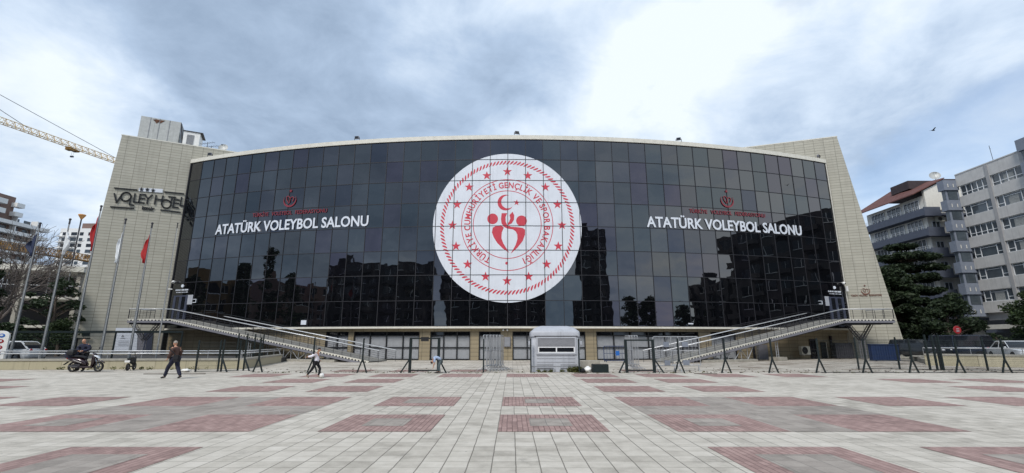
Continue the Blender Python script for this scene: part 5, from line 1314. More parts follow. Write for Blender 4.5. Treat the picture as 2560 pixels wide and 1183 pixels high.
# ------------------------------------------------------------------ cars
def car(name, lab, loc, rz, mat, L=4.3, W=1.78, H=1.48, kind='hatch', group=None):
    t = thing(name, lab, 'car' if kind != 'van' else 'van', loc, rz, group); h = L / 2
    def ring(x, hw, z0, z1, tuck=.06): return [Vector((x, a * hw * f, z)) for a, f, z in ((-1, .9, z0), (-1, 1, z0 + .12), (-1, 1, (z0 + z1) / 2), (-1, .96, z1 - .05), (-1, .86, z1), (1, .86, z1), (1, .96, z1 - .05), (1, 1, (z0 + z1) / 2), (1, 1, z0 + .12), (1, .9, z0))]
    w = W / 2; bz = .88 if kind != 'van' else 1.0
    hood = {'hatch': .30, 'sedan': .30, 'van': .12, 'suv': .29, 'pickup': .28}[kind]; tail = {'hatch': .03, 'sedan': .17, 'van': .02, 'suv': .03, 'pickup': .34}[kind]
    st = [(h, .80, .32, .62), (h - .08, .9, .24, .72), (h - .35, .97, .2, .80), (h - L * hood, 1, .2, bz), (0, 1, .2, bz + .03), (-h + L * tail + .1, 1, .2, bz + .05), (-h + .25, .98, .2, bz + (.05 if kind != 'sedan' else 0)), (-h + .06, .93, .26, bz), (-h, .85, .34, bz - .12)]
    m = MB(); m.loft([ring(x, w * f, a, b) for x, f, a, b in st]); m.build('body', mat, t, world=False, auto=40)
    x1 = h - L * hood + .05; x0 = -h + L * tail + .02; fr = .62 if kind != 'van' else .25; rr = {'hatch': .6, 'sedan': .62, 'van': .08, 'suv': .25, 'pickup': .2}[kind]
    def cr(z, a, b, hw): return [Vector((b, -hw, z)), Vector((a, -hw, z)), Vector((a, hw, z)), Vector((b, hw, z))]
    g = MB(); g.loft([cr(bz - .02, x1, x0, w * .93), cr((bz + H) / 2, x1 - fr * .5, x0 + rr * .45, w * .86), cr(H - .06, x1 - fr, x0 + rr, w * .76)]); g.build('window', K['dark_glass'], t, world=False)
    m = MB(); m.loft([cr(H - .075, x1 - fr + .03, x0 + rr - .03, w * .775), cr(H - .03, x1 - fr - .05, x0 + rr + .03, w * .74), cr(H, x1 - fr - .25, x0 + rr + .2, w * .6)]); 
    for s in (-1, 1):
        m.bar((x1 + .02, s * w * .92, bz), (x1 - fr, s * w * .77, H - .06), .045, .04); m.bar((x0, s * w * .92, bz), (x0 + rr, s * w * .77, H - .06), .1, .05)
        xm = (x0 + x1) / 2 - .1; m.bar((xm, s * w * .935, bz), (xm - .02, s * w * .78, H - .06), .08, .03)
    m.build('roof', mat, t, world=False, bevel=0)
    for x in (h - .82, -h + .78):
        for s in (-1, 1):
            m = MB(); m.lathe((x, s * (w - .1), .32), [(.18, -.11), (.30, -.1), (.32, -.06), (.32, .06), (.30, .1), (.18, .11)], 'y', 22); wv = m.build('wheel', K['tyre'], t, world=False, auto=40)
            m = MB(); m.lathe((x, s * (w - .0), .32), [(0, 0), (.2, 0.0), (.2, -s * .05), (0, -s * .05)], 'y', 18); m.build('rim', K['rim'], wv, world=False)
    for s in (-1, 1):
        m = MB(); m.ball((h - .1, s * w * .68, .66), (.1, .2, .08), 10, 6); m.build('headlight', K['lamp_clear'], t, world=False, smooth=True)
        m = MB(); m.ball((-h + .05, s * w * .75, .8), (.06, .14, .12), 10, 6); m.build('tail_light', K['lamp_red'], t, world=False, smooth=True)
        m = MB(); m.ball((x1 - .15, s * (w + .06), bz + .06), (.06, .09, .07), 8, 6); m.build('mirror', mat, t, world=False, smooth=True)
    m = MB(); m.bx(h - .02, h + .01, -.5, .5, .36, .5); m.build('grille', K['black'], t, world=False)
    return t
car('parked_car', 'white hatchback parked behind the rails at the left, seen side on', (-37.4, 35.6, .3), R_(189), K['car_white'])
car('parked_car', 'white car cut by the left photo edge under the round topped sign', (-40.4, 35.0, .37), R_(200), K['car_white'], 4.2, kind='sedan', H=1.42)
car('parked_car', 'dark blue van parked right of the right stone wing behind the fence', (39.5, 42.0, .37), R_(-70), K['car_dark'], 4.6, 1.9, 1.95, 'van')
car('parked_car', 'black car parked against the right stone wing with a pale number strip', (37.0, 43.8, .37), R_(-65), K['car_black'], 4.4, 1.8, 1.6, 'suv')
car('parked_car', 'white car facing the plaza behind the right low wall', (39.2, 37.5, .37), R_(-110), K['car_white'], 4.3, 1.78, 1.45, 'sedan')
car('parked_car', 'black car half hidden between the blue van and the white car', (40.6, 41.3, .37), R_(-105), K['car_black'], 4.4, 1.8, 1.46, 'hatch')
car('parked_car', 'silver pickup style car at the right photo edge behind the fence', (40.2, 34.4, .37), R_(170), K['car_silver'], 4.7, 1.85, 1.66, 'pickup')
# signs
a = at(10, 860, 34.2); sg = thing('totem_sign', 'white round topped ice cream sign at the left photo edge', 'sign', (a.x - .5, 34.2, .37))
P = [(-.62, 0), (.62, 0), (.62, 1.65)] + [(.62 * math.cos(q), 1.65 + .42 * math.sin(q)) for q in [math.pi * i / 10 for i in range(1, 10)]] + [(-.62, 1.65)]
m = MB(); m.prism([(a.x - .38 + x, 34.2, .42 + z) for x, z in P], (0, .12, 0)); m.build('board', K['white'], sg, bevel=.01)
for i, (z, mt) in enumerate(((2.05, 'blue_plate'), (1.65, 'sign_red'), (1.22, 'sign_red'), (.8, 'rust'))):
    m = MB(); m.v = []; m.lathe((a.x - .30, 34.19, z + .1), [(0, -.005), (.26, -.005), (.26, 0), (0, 0)], 'y', 16); m.v = [Vector((p.x, p.y, z + .1 + (p.z - z - .1) * .55)) for p in m.v]; m.build('picture', K[mt], sg)
    m = MB(); m.lathe((a.x - .30, 34.183, z + .12), [(0, -.004), (.13, -.004), (.13, 0), (0, 0)], 'y', 12); m.v = [Vector((p.x, p.y, z + .12 + (p.z - z - .12) * .5)) for p in m.v]; m.build('picture', K['lamp_clear'], sg)
rs = thing('round_sign', 'red round traffic sign on a dark pole in front of the cedar', 'sign', (41.5, 43.0, 0)); c = at(2393, 825, 43.0)
m = MB(); m.tube((c.x, 43.05, 0), (c.x, 43.05, c.z + .4), .05, 8); m.build('pole', K['dark_steel'], rs)
m = MB(); m.lathe((c.x, 43.0, c.z), [(0, -.03), (.34, -.03), (.36, 0), (.34, .02), (0, .02)], 'y', 24); m.build('disc', K['sign_red'], rs)
m = MB(); m.bx(c.x - .12, c.x + .14, 42.955, 42.965, c.z - .14, c.z - .06); m.bx(c.x - .1, c.x + .16, 42.955, 42.965, c.z + .06, c.z + .12); m.build('sign_mark', K['kiosk'], rs)
m = MB(); m.bx(c.x - .6, c.x - .35, 43, 43.05, c.z - .95, c.z - .45); m.build('small_plate', K['kiosk_shutter'], rs)
# ------------------------------------------------------------------ trees and plants
def branchy(m, p, d, L, r, depth, rr, tips, spread=.5, nb=(2, 3), minr=.006, droop=0):
    n = 3; q = p
    for i in range(n):
        d = (d + Vector((rr.gauss(0, .12), rr.gauss(0, .12), rr.gauss(0, .08) - droop))).normalized(); e = q + d * L / n
        r2 = max(minr, r * (1 - .13 * (i + 1) )); m.tube(q, e, max(minr, r * (1 - .13 * i)), 6 if r > .04 else 4, r2, cap=False); q = e
        if depth > 1 and i > 0 and rr.random() < .55:
            x, y = perp(d); a = rr.uniform(0, 6.28); dd = (d + (x * math.cos(a) + y * math.sin(a)) * spread * 1.5).normalized()
            branchy(m, q, dd, L * .6, r2 * .55, depth - 1, rr, tips, spread, nb, minr, droop)
    if depth <= 0: tips.append(q); return
    k = rr.randint(*nb); a0 = rr.uniform(0, 6.28)
    for i in range(k):
        x, y = perp(d); a = a0 + 6.28 * i / k + rr.gauss(0, .3); s = spread * rr.uniform(.6, 1.3)
        branchy(m, q, (d + (x * math.cos(a) + y * math.sin(a)) * s).normalized(), L * rr.uniform(.68, .88), r * rr.uniform(.5, .68), depth - 1, rr, tips, spread, nb, minr, droop)
def leaves(m, centers, n, size, rr, flat=.7, shape=2):
    for c, rad in centers:
        for _ in range(n):
            while True:
                v = Vector((rr.uniform(-1, 1), rr.uniform(-1, 1), rr.uniform(-1, 1)))
                if v.length < 1: break
            v = v * (rr.random() ** .15) / max(.3, v.length) * v.length ** .5
            p = c + Vector((v.x * rad, v.y * rad, v.z * rad * flat)); s = size * rr.uniform(.6, 1.4)
            a = Vector((rr.gauss(0, 1), rr.gauss(0, 1), rr.gauss(0, .6))).normalized(); b = a.cross(Vector((rr.gauss(0, 1), rr.gauss(0, 1), rr.gauss(0, 1)))).normalized()
            m.add([p - a * s, p + b * s * .45, p + a * s, p - b * s * .45], [(0, 1, 2, 3)])
def tree(lab, base, H, crown, mat, bark='bark', seed=1, trunk_r=.22, n=60, size=.16, clumps=60, top=1.0, name='tree', group=None, kind='round', cat='tree', flat=.6):
    rr = random.Random(seed); base = Vector(base); t = thing(name, lab, cat, tuple(base), 0, group)
    m = MB(); tips = []; q = base
    for i in range(5):
        e = base + Vector((rr.gauss(0, .06) * i, rr.gauss(0, .06) * i, H * .85 * (i + 1) / 5)); m.tube(q, e, trunk_r * (1 - i * .17), 9, trunk_r * (1 - (i + 1) * .17), cap=False); q = e
    C = []
    for i in range(clumps):
        f = rr.random(); z = crown[0] + (H - crown[0]) * f
        if kind == 'cone': w = crown[1] * (1 - f) ** .75 + .25
        elif kind == 'layer': 
            f = min(.99, max(0, round(f * 8) / 8 + rr.uniform(-.02, .02))); z = crown[0] + (H - crown[0]) * f; w = crown[1] * (.45 + .55 * (1 - f) ** .6) * rr.uniform(.75, 1.08) * (1 if f < .9 else .5)
        else: w = crown[1] * math.sin(math.pi * min(.97, .18 + .8 * f)) ** .7
        a = rr.uniform(0, 6.28); d = w * rr.uniform(.45, 1) ; c = base + Vector((d * math.cos(a), d * math.sin(a), z)); C.append((c, rr.uniform(.5, 1) * crown[2]))
        p0 = base + Vector((0, 0, max(.3, z - d * .55 if kind != 'layer' else z - d * .1))); p0.z = min(p0.z, base.z + H * .84)
        mid = p0.lerp(c, .5) + Vector((0, 0, rr.uniform(0, .3))); m.tube(p0, mid, trunk_r * .22, 5, trunk_r * .14, cap=False); m.tube(mid, c, trunk_r * .14, 4, .012, cap=False)
    m.build('trunk', K[bark], t, normals=False, smooth=True)
    lm = MB(); leaves(lm, C, n, size, rr, flat); lm.build('crown', K[mat], t, normals=False)
    return t
# right side
tree('big dark layered cedar standing behind the right stone wing', (51.3, 60, 0), 14.0, (2.2, 4.6, 1.25), 'leaf_cedar', seed=3, trunk_r=.35, n=260, size=.2, clumps=190, name='cedar_tree', kind='layer', flat=.38)
tree('dark cedar filling the gap between the stone wing and the big cedar', (46.6, 57.5, 0), 10.5, (1.5, 2.6, 1.1), 'leaf_cedar', seed=13, trunk_r=.3, n=220, size=.2, clumps=150, name='cedar_tree', kind='round', flat=.6)
tree('dull mid sized tree in front of the white balcony building', (54.6, 58.5, 0), 7.4, (2.4, 2.0, .85), 'leaf_dark', 'bark_pale', seed=5, n=90, size=.15, clumps=46)
tree('green tree at the right photo edge in front of the grey block', (56.5, 50.0, 0), 7.2, (2.0, 3.0, 1.2), 'leaf_mid', seed=6, n=170, size=.17, clumps=70)
tree('low dark tree behind the blue van', (48.5, 53.0, 0), 6.0, (1.2, 2.6, 1.1), 'leaf_cedar', seed=7, n=160, size=.17, clumps=60)
for i, (x, y) in enumerate(((52.5, 52.0), (59.0, 55.0))):
    tree(['dark clipped bush behind the red round sign', 'dark bush under the awning of the grey block'][i], (x, y, 0), 2.6, (.3, 1.6, .9), 'leaf_dark', seed=20 + i, n=160, size=.13, clumps=26, name='bush', cat='bush')
# left side
bt = thing('bare_tree', 'large bare winter tree with fine twigs left of the stone wing', 'tree', (-57.5, 52.5, .0)); rr = random.Random(11); m = MB(); tips = []
m.tube((-57.5, 52.5, 0), (-57.3, 52.5, 3.6), .4, 10, .3, cap=False)
tk = m.build('trunk', K['bark_pale'], bt, normals=False, smooth=True); m = MB()
for a, s in ((0, .75), (1.2, .55), (2.3, .8), (3.4, .7), (4.6, .5), (5.5, .85)):
    branchy(m, Vector((-57.3, 52.5, 3.4)), Vector((math.cos(a) * s, math.sin(a) * s, 1)).normalized(), 3.3, .17, 5, rr, tips, .5, (2, 3), .02)
m.build('branches', K['bark_pale'], bt, normals=False)
tree('dark dense evergreen at the left photo edge', (-52.6, 45.5, .3), 10.4, (.5, 2.0, 1.1), 'leaf_cedar', seed=8, n=220, size=.17, clumps=80, name='evergreen_tree', kind='round')
tree('dark broad leaved tree with gaps between the flagpoles', (-46.5, 48, .3), 7.6, (1.8, 2.7, .8), 'leaf_dark', seed=9, n=90, size=.15, clumps=42, name='broad_leaved_tree')
tree('round green shrub at the foot of the left stone wing', (-43.4, 46.0, .3), 3.3, (.3, 1.25, .8), 'leaf_mid', seed=10, n=200, size=.1, clumps=34, name='bush', cat='bush')
tree('dark shrub behind the white hatchback', (-47.5, 45.0, .3), 3.0, (.3, 1.7, .8), 'leaf_dark', seed=12, n=180, size=.12, clumps=30, name='bush', cat='bush')
m = MB(); leaves(m, [(Vector((-47 - i * .9, 56 + .15 * i, .9 + (i % 2) * .9)), 1.1) for i in range(26)], 260, .12, random.Random(4)); tag(m.build('hedge', K['leaf_dark'], normals=False, loc=(-55, 57, 0)), 'long dark hedge behind the left car park', 'hedge')
# weeds: tufts along the kiosk foot and fence line
wm = MB(); rw = random.Random(2)
for i in range(46): 
    x = rw.uniform(1.2, 4.1) if i < 20 else rw.uniform(3.2, 4.0); leaves(wm, [(Vector((x, 27.72 + rw.uniform(-.08, .1), rw.uniform(.03, .12) + (.12 if i >= 26 else 0))), .12)], 30, .045, rw)
for i in range(90): leaves(wm, [(Vector((rw.uniform(-14, 30), 27.3 + rw.gauss(0, .35), .02)), .12)], 10, .035, rw, .3)
for i in range(26): leaves(wm, [(Vector((rw.uniform(-31, -18), 30.2 + rw.uniform(0, .25) + 0, .1)), .14)], 16, .05, rw)
tag(wm.build('weeds', K['weed'], normals=False), 'straggly green weeds along the kiosk foot, fence line and low wall', 'weeds', kind='stuff')
db = MB()
for i in range(420):
    x = rw.uniform(6, 34) if i < 260 else rw.uniform(-16, 6); y = 27.2 + abs(rw.gauss(0, 2.2)); s = rw.uniform(.015, .05)
    db.box((x, y, s * .4 + .006), (s * 2.2, s * 1.4, s * .7), rz=rw.uniform(0, 3))
tag(db.build('rubble_crumbs', K['bark']), 'scattered leaves and crumbs of rubble along the fence line', 'debris', kind='stuff')
for i, (x, y, L, a) in enumerate(((-19.6, 25.9, 3.2, .05), (9.8, 26.2, 1.2, -.1), (3.4, 26.6, .7, 0))):
    m = MB(); m.tube((x, y, .03), (x + L, y + L * a, .03), .02, 5); tag(m.build('fallen_stick', K['bark'], loc=(x, y, 0)), ['long thin stick lying on the paving behind the walking man', 'thin stick lying on the paving near the right gate frame', 'short stick lying in front of the kiosk'][i], 'stick')

# ------------------------------------------------------------------ apartment buildings at the right
def window_part(b, M4, w, h, kind, frame='pvc', glass='apt_glass', curtain=False, sash=True):
    """window in local frame: x along the wall, y outwards (negative = outside), z up; M4 places it"""
    m = MB(); fw = .07
    xs = {0: [0, .22, .78, 1], 1: [0, .2, .4, .6, .8, 1], 2: [0, .33, .67, 1], 3: [0, .5, 1], 4: [0, .25, .5, .75, 1]}[kind]
    for x in xs: m.box((-w / 2 + w * x, 0, 0), (fw, .08, h))
    for z in (-h / 2, h / 2): m.box((0, 0, z), (w + fw, .082, fw))
    if sash:
        for a, c in zip(xs, xs[1:]):
            if (c - a) < .3: m.box((-w / 2 + w * (a + c) / 2, 0, -h * .2), (w * (c - a), .078, fw))
            else: m.box((-w / 2 + w * (a + c) / 2, 0, h * .32), (w * (c - a), .078, fw * .8))
    m.v = [M4 @ p for p in m.v]; f = m.build('window', K[frame], b)
    g = MB(); g.box((0, .03, 0), (w, .02, h)); g.v = [M4 @ p for p in g.v]; g.build('pane', K[glass], f)
    if curtain:
        c = MB(); a = w * .32; x0 = -w / 2 + w * .36; n = 16; P = []
        for i in range(n + 1): P += [Vector((x0 + a * i / n, .009 + .006 * (i % 2), -h / 2 + .05)), Vector((x0 + a * i / n, .009 + .006 * (i % 2), h * .3))]
        c.add(P, [(2 * i, 2 * i + 2, 2 * i + 3, 2 * i + 1) for i in range(n)]); c.v = [M4 @ p for p in c.v]; c.build('curtain', K['curtain_cloth'], f, normals=False)
    return f
gb = thing('grey_apartment_block', 'grey six storey apartment block with white framed windows at the right', 'building', (62.6, 56, 0))
X0, YA, YB, FH, GZ = 62.6, 62.6, 49.4, 2.92, 4.2      # facade plane, far end, near end
floors = 7; ZT = GZ + FH * 7
m = MB(); m.bx(X0 + .35, X0 + 14, YB, YA, GZ - .3, ZT - .3); m.build('rear_wall', K['gray_pier'], gb)
rows = []
zs = [ZT - .95 - FH * k for k in range(7)]       # top of each window
zw = lambda py: EYE + ray(2440, py)[1]
wtops = [22.9 - FH * k for k in range(7)]
sp = MB(); pr = MB()
bands = [(24.65, 23.0)] + [(23.0 - 1.5 - FH * k, 23.0 - FH * (k + 1)) for k in range(6)]
for z1, z0 in bands: sp.bx(X0 - .05, X0 + .36, YB, YA, z0, z1)
sp.build('spandrel_wall', K['gray_render'], gb)
mods = []; y = YA; 
while y - 4.35 > YB: mods.append((y - 4.35, y)); y -= 4.35
for y0, y1 in mods: pr.bx(X0 - .12, X0 + .34, y0 - .22, y0 + .22, GZ, 24.6)
pr.build('pier', K['gray_pier'], gb)
rk = random.Random(9); cnt = 0
for k in range(7):
    z1 = 22.98 - FH * k; z0 = z1 - 1.48
    if k == 6: break
    for i, (y0, y1) in enumerate(mods):
        if cnt > 92: break
        kd = [[1, 0, 1, 0, 0, 0], [4, 0, 0, 0, 2, 0], [0, 4, 0, 1, 0, 2]][i % 3][k % 6]
        Mx = Matrix.Translation((X0 + .16, (y0 + y1) / 2, (z0 + z1) / 2)) @ Matrix.Rotation(R_(-90), 4, 'Z')
        window_part(gb, Mx, 3.8, 1.42, kd, curtain=rk.random() < .45); cnt += 1
# slate blue bays stepping out of the facade
def bay(yc, wid, out, zt):
    m = MB()
    for k in range(7):
        z1 = zt - FH * k; m.bx(X0 - out, X0 + .2, yc - wid / 2, yc + wid / 2, z1 - 1.45, z1)
        if k < 6: m.bx(X0 - out + .25, X0 + .2, yc - wid / 2 + .2, yc + wid / 2 - .2, z1 - FH, z1 - 1.45)
        for s in (.3, .7): m.bx(X0 - out + out * s - .06, X0 - out + out * s + .06, yc - wid / 2 - .02, yc - wid / 2, z1 - 1.1, z1 - .5)
    b = m.build('bay', K['slate'], gb); m = MB()
    for k in range(7):
        z1 = zt - FH * k
        for s in (.3, .7): m.bx(X0 - out + out * s - .05, X0 - out + out * s + .05, yc - wid / 2 - .04, yc - wid / 2 - .021, z1 - 1.05, z1 - .55)
    m.build('bay_slit', K['coping'], b)
    for k in range(6): m = MB(); z1 = zt - FH * k - 1.5; m.bx(X0 - out + .23, X0 - out + .26, yc - wid / 2 + .3, yc + wid / 2 - .3, z1 - 1.3, z1 - .05); m.bx(X0 - out + .5, X0 - .1, yc - wid / 2 + .15, yc - wid / 2 + .19, z1 - 1.3, z1 - .05); m.build('bay_window', K['apt_glass'], b)
bay(63.1, 1.0, 1.9, 24.0); bay(53.0, 1.3, .7, 25.9)
m = MB(); m.bx(X0 + .3, X0 + 13, 55, 60, 24.5, 24.9); m.build('roof_slab', K['concrete'], gb)
m = MB(); m.bx(X0 - .1, X0 + 14, YB, YA, 24.66, 24.8); m.build('parapet', K['gray_render'], gb)
m = MB(); m.bx(X0 + .0, X0 + .3, YB, YA, 0, GZ + .3); m.build('shop_front', K['dark_glass'], gb)
m = MB(); m.bx(X0 - 2.4, X0, 53.5, 60.6, 3.5, 3.75); m.bx(X0 - 2.5, X0 - 2.38, 53.5, 60.6, 3.3, 3.85); m.build('shop_awning', K['coping'], gb)
m = MB(); m.bx(X0 - .5, X0 + .02, YB, YA, 2.9, 3.3); m.build('shop_fascia', K['dark_band'], gb)
t = thing('roof_antenna', 'thin antenna on the roof of the grey apartment block', 'antenna', (63.5, 58, 24.8)); m = MB(); m.tube((63.5, 58, 24.8), (63.4, 58, 27.2), .03, 5); m.build('mast', K['dark_steel'], t); m = MB(); m.tube((63.2, 57.8, 26.4), (63.7, 58.2, 26.9), .02, 5); m.build('element', K['dark_steel'], t)
bn = thing('window_banner', 'red and blue banner on a window of the grey block at the right edge', 'banner', (62.4, 53.9, 13.4)); m = MB(); q = at(2534, 592, 54.3).z; m.bx(62.5, 62.53, 51.2, 54.4, q - .6, q + .75); m.build('cloth', K['white'], bn)
m = MB(); m.bx(62.475, 62.499, 51.2, 54.38, q + .35, q + .74); m.build('stripe', K['sign_red'], bn); m = MB(); m.bx(62.475, 62.499, 51.2, 54.38, q - .2, q + .2); m.build('stripe', K['blue_plate'], bn)

# white balcony building with a red roof
wb = thing('white_balcony_building', 'white five storey building with dark balcony bands and a red tiled roof', 'building', (61.2, 68, 0))
BX, BY, BY2 = 61.2, 68.0, 79.5; f2 = 3.06; zc = EYE + .2866 * 68
lev = [zc - f2 * k for k in range(6)]      # tops of the dark bands, top level first
m = MB(); m.bx(BX + 1.2, BX + 16, BY + .0, BY2, 0, lev[0] + 2.3); m.build('wall', K['white_render'], wb)
for k, z in enumerate(lev):
    m = MB(); m.bx(BX - .2, BX + 1.3, BY - 1.2, BY2 + .5, z - 1.05, z); m.bx(BX + 1.3, BX + 16, BY - 1.2, BY - .02, z - 1.05, z - .75); m.bx(BX - .2, BX + 2.2, BY - 1.35, BY - 1.2, z - 1.2, z + .15); m.build('balcony_band', K['dark_band'], wb)
    m = MB()
    for zz_ in (.0, .28, .55): m.tube((BX - .1, BY - 1.0, z + zz_), (BX - .1, BY2, z + zz_), .02, 5)
    for i in range(16): y = BY - 1 + 12 * i / 15; m.tube((BX - .1, y, z), (BX - .1, y, z + .55), .015, 4)
    if k > 1:
        for zz_ in (-.5, -.2, .1): m.tube((BX + 5, BY - 1.15, z + zz_ - .1), (BX + 16, BY - 1.15, z + zz_ - .1), .02, 5)
        for i in range(30): x = BX + 5 + 11 * i / 29; m.tube((x, BY - 1.15, z - .75), (x, BY - 1.15, z), .015, 4)
    m.build('railing', K['pvc'], wb)
    for i, yy in enumerate((70.2, 73.6, 77.0)):
        window_part(wb, Matrix.Translation((BX + 1.12, yy, z + .95)) @ Matrix.Rotation(R_(-90), 4, 'Z'), 2.7, 1.75, (4, 2, 4)[i], sash=False)
    if k > 0:
        for xx, w_, kd in ((BX + 2.3, 1.1, 3), (BX + 6.3, 2.6, 2), (BX + 10, 2.6, 3)):
            window_part(wb, Matrix.Translation((xx, BY - .08, z + (.5 if k else 1.2))), w_, 1.6, kd, sash=False)
m = MB(); e0 = lev[0] + 2.35
A1, A2, A3, A4 = Vector((BX - 1.0, BY - 1.2, e0 - .3)), Vector((BX + 5, BY - 1.2, e0 + .75)), Vector((BX + 5, BY2 + 1, e0 + .75)), Vector((BX - 1.0, BY2 + 1, e0 - .9))
m.prism([Vector((BX - .8, BY - .6, e0 - .1)), Vector((BX - .8, BY2 + 1, e0 - .1)), Vector((BX + 4.5, BY2 - 2, e0 + 3.6)), Vector((BX + 4.5, BY - .6, e0 + 2.5))], (0, 0, .16)); m.build('roof', K['red_tile'], wb)
m = MB(); m.prism([Vector((BX + 1.2, BY - .3, lev[0])), Vector((BX + 15.5, BY - .3, lev[0])), Vector((BX + 15.5, BY - .3, e0 + 2.0)), Vector((BX + 4.5, BY - .3, e0 + 2.25)), Vector((BX + 1.2, BY - .3, e0 + .7))], (0, .35, 0)); m.build('gable_wall', K['white_render'], wb)
m = MB(); m.bx(BX + 4.2, BX + 15.8, BY - .8, BY2, e0 + 2.15, e0 + 2.35); m.bx(BX + 1.6, BX + 8.8, BY + 2.5, BY + 6, e0 + 1.9, e0 + 3.25); m.build('roof_cap', K['dark_roof'], wb)
dish(0, 0, Vector((BX + 6.6, BY + 3, e0 + 3.25)), .75, 'satellite dish on top of the red roofed white building', (-.5, -1, .4))
t = thing('air_conditioner', 'outdoor air conditioner hung on the second floor of the white balcony building', 'air conditioner', (BX + 2.2, BY - .6, lev[1] + 1.2)); m = MB(); m.box((BX + 2.6, BY - .5, lev[1] + 1.55), (1.1, .4, .8)); m.build('casing', K['ac'], t); m = MB(); m.lathe((BX + 2.5, BY - .71, lev[1] + 1.55), [(0, -.01), (.3, -.01), (.3, .01), (0, .01)], 'y', 18); m.build('fan_grille', K['black'], t)

# ------------------------------------------------------------------ left background
hr = thing('curved_high_rise', 'pale high rise with stacked white balcony slabs and a brown core at the left edge', 'building', (-165, 137, 0))
m = MB(); m.bx(-185, -167, 136, 160, 0, 41); m.build('wall', K['brown_render'], hr)
for k in range(13):
    z = 2.5 + 3.1 * k; m = MB(); m.bx(-167.5, -164.6, 135, 162, z, z + .5); m.bx(-164.9, -164.6, 135, 162, z + .5, z + 1.2); m.build('balcony', K['white'], hr)
    for j in range(7):
        y = 136.5 + j * 3.7; m = MB(); m.bx(-167.0, -166.9, y, y + 2.2, z + 1.0, z + 2.7); m.build('window', K['apt_glass'], hr)
    for j in range(4): y = 137 + j * 7; m = MB(); m.bx(-167.4, -165, y - .15, y + .15, z + .5, z + 3.1); m.build('balcony_screen', K['white'], hr)
m = MB(); m.bx(-180, -166, 138, 150, 41, 49); m.build('upper_storey', K['brown_render'], hr)
for z in (42.5, 45.6): m = MB(); m.bx(-166.2, -164, 136, 146, z, z + 1.6); m.bx(-166, -164, 149, 151.5, z, z + 1.4); m.build('balcony', K['white'], hr)
wt = thing('white_tower_block', 'distant white tower block with dark window rows beside the left stone wing', 'building', (-225, 240, 0))
m = MB(); m.bx(-238, -214, 240, 260, 0, 60.5); m.build('wall', K['white'], wt); m = MB(); m.bx(-230, -214, 243, 257, 60.5, 64); m.build('upper_storey', K['brown_render'], wt)
for k in range(18):
    z = 4 + 3.1 * k
    for j in range(5): x = -236.5 + j * 4.5; m = MB(); m.bx(x, x + (3.0 if j % 2 else 1.9), 239.9, 240, z, z + 1.7); m.build('window', K['dark_glass'] if k % 2 else K['apt_glass'], wt)
    m = MB(); m.bx(-238.3, -229, 238.6, 240, z - .8, z - .4); m.build('balcony', K['white'], wt)
ub = thing('unfinished_building', 'unfinished concrete frame building behind the dark left tree', 'building', (-66, 64, 0))
m = MB()
for z in (3.6, 7.4, 11.2): m.prism([(-72, 60, z), (-59.5, 64.5, z), (-62, 76, z), (-75, 74, z)], (0, 0, .75 if z > 11 else .35))
m.build('floor_slab', K['coping'], ub)
for x, y in ((-71.5, 60.6), (-65.6, 62.6), (-60.2, 65), (-68, 68), (-63, 70)): m = MB(); m.bx(x - .3, x + .3, y - .3, y + .3, 0, 11.2); m.build('column', K['concrete'], ub)
m = MB(); m.prism([(-72, 66, 0), (-62, 69.5, 0), (-62, 70, 0), (-72, 66.5, 0)], (0, 0, 11)); m.build('interior_shade', K['dark_steel'], ub)  # dark sheet standing in for the shade inside the open frame
m = MB()
for i in range(6): m.tube((-71 + i * 2, 60.4 + i * .75, 7.7), (-71 + i * 2, 60.4 + i * .75, 11.2), .05, 5)
m.tube((-72, 60, 9.2), (-59.5, 64.5, 9.2), .05, 5); m.build('prop', K['galv'], ub)
hb = thing('white_house', 'white house with a yellow striped balcony between the dark tree and the stone wing', 'building', (-60, 72, 0))
m = MB(); m.bx(-71, -62.5, 80, 92, 0, 9.6); m.build('wall', K['white'], hb)
m = MB(); m.bx(-71.5, -61.5, 78.6, 80, 4.6, 4.9); m.bx(-71.5, -61.5, 78.5, 78.6, 4.9, 5.3); m.build('balcony', K['sign_orange'], hb)
m = MB()
for i in range(18): x = -71 + i * .53; m.bx(x, x + .12, 78.52, 78.6, 5.3, 7.2)
m.build('balcony_slat', K['sign_orange'], hb)
for i in range(3): m = MB(); m.bx(-70 + i * 2.7, -68.4 + i * 2.7, 79.96, 80, 5.4, 7.4); m.build('window', K['dark_glass'], hb)
for i in range(3): m = MB(); m.bx(-70 + i * 2.7, -68.6 + i * 2.7, 79.96, 80, 1.2, 3.4); m.build('window', K['dark_glass'], hb)
# tower cranes
def lattice(m, a, b, w, h, n, tri=True, r=.09, rr_=.05):
    a, b = Vector(a), Vector(b); d = (b - a).normalized(); s = d.cross(Vector((0, 0, 1))).normalized() if abs(d.z) < .9 else Vector((1, 0, 0)); u = s.cross(d).normalized()
    C = [(-w / 2, 0), (w / 2, 0), (0, h)] if tri else [(-w / 2, -h / 2), (w / 2, -h / 2), (w / 2, h / 2), (-w / 2, h / 2)]
    P = lambda t, c: a.lerp(b, t) + s * c[0] + u * c[1]
    for c in C: m.tube(P(0, c), P(1, c), r, 5)
    k = len(C)
    for i in range(n):
        for j in range(k):
            c1, c2 = C[j], C[(j + 1) % k]; m.tube(P(i / n, c1), P((i + .5) / n, c2), rr_, 4); m.tube(P((i + .5) / n, c2), P((i + 1) / n, c1), rr_, 4)
            m.tube(P(i / n, c1), P(i / n, c2), rr_, 4)
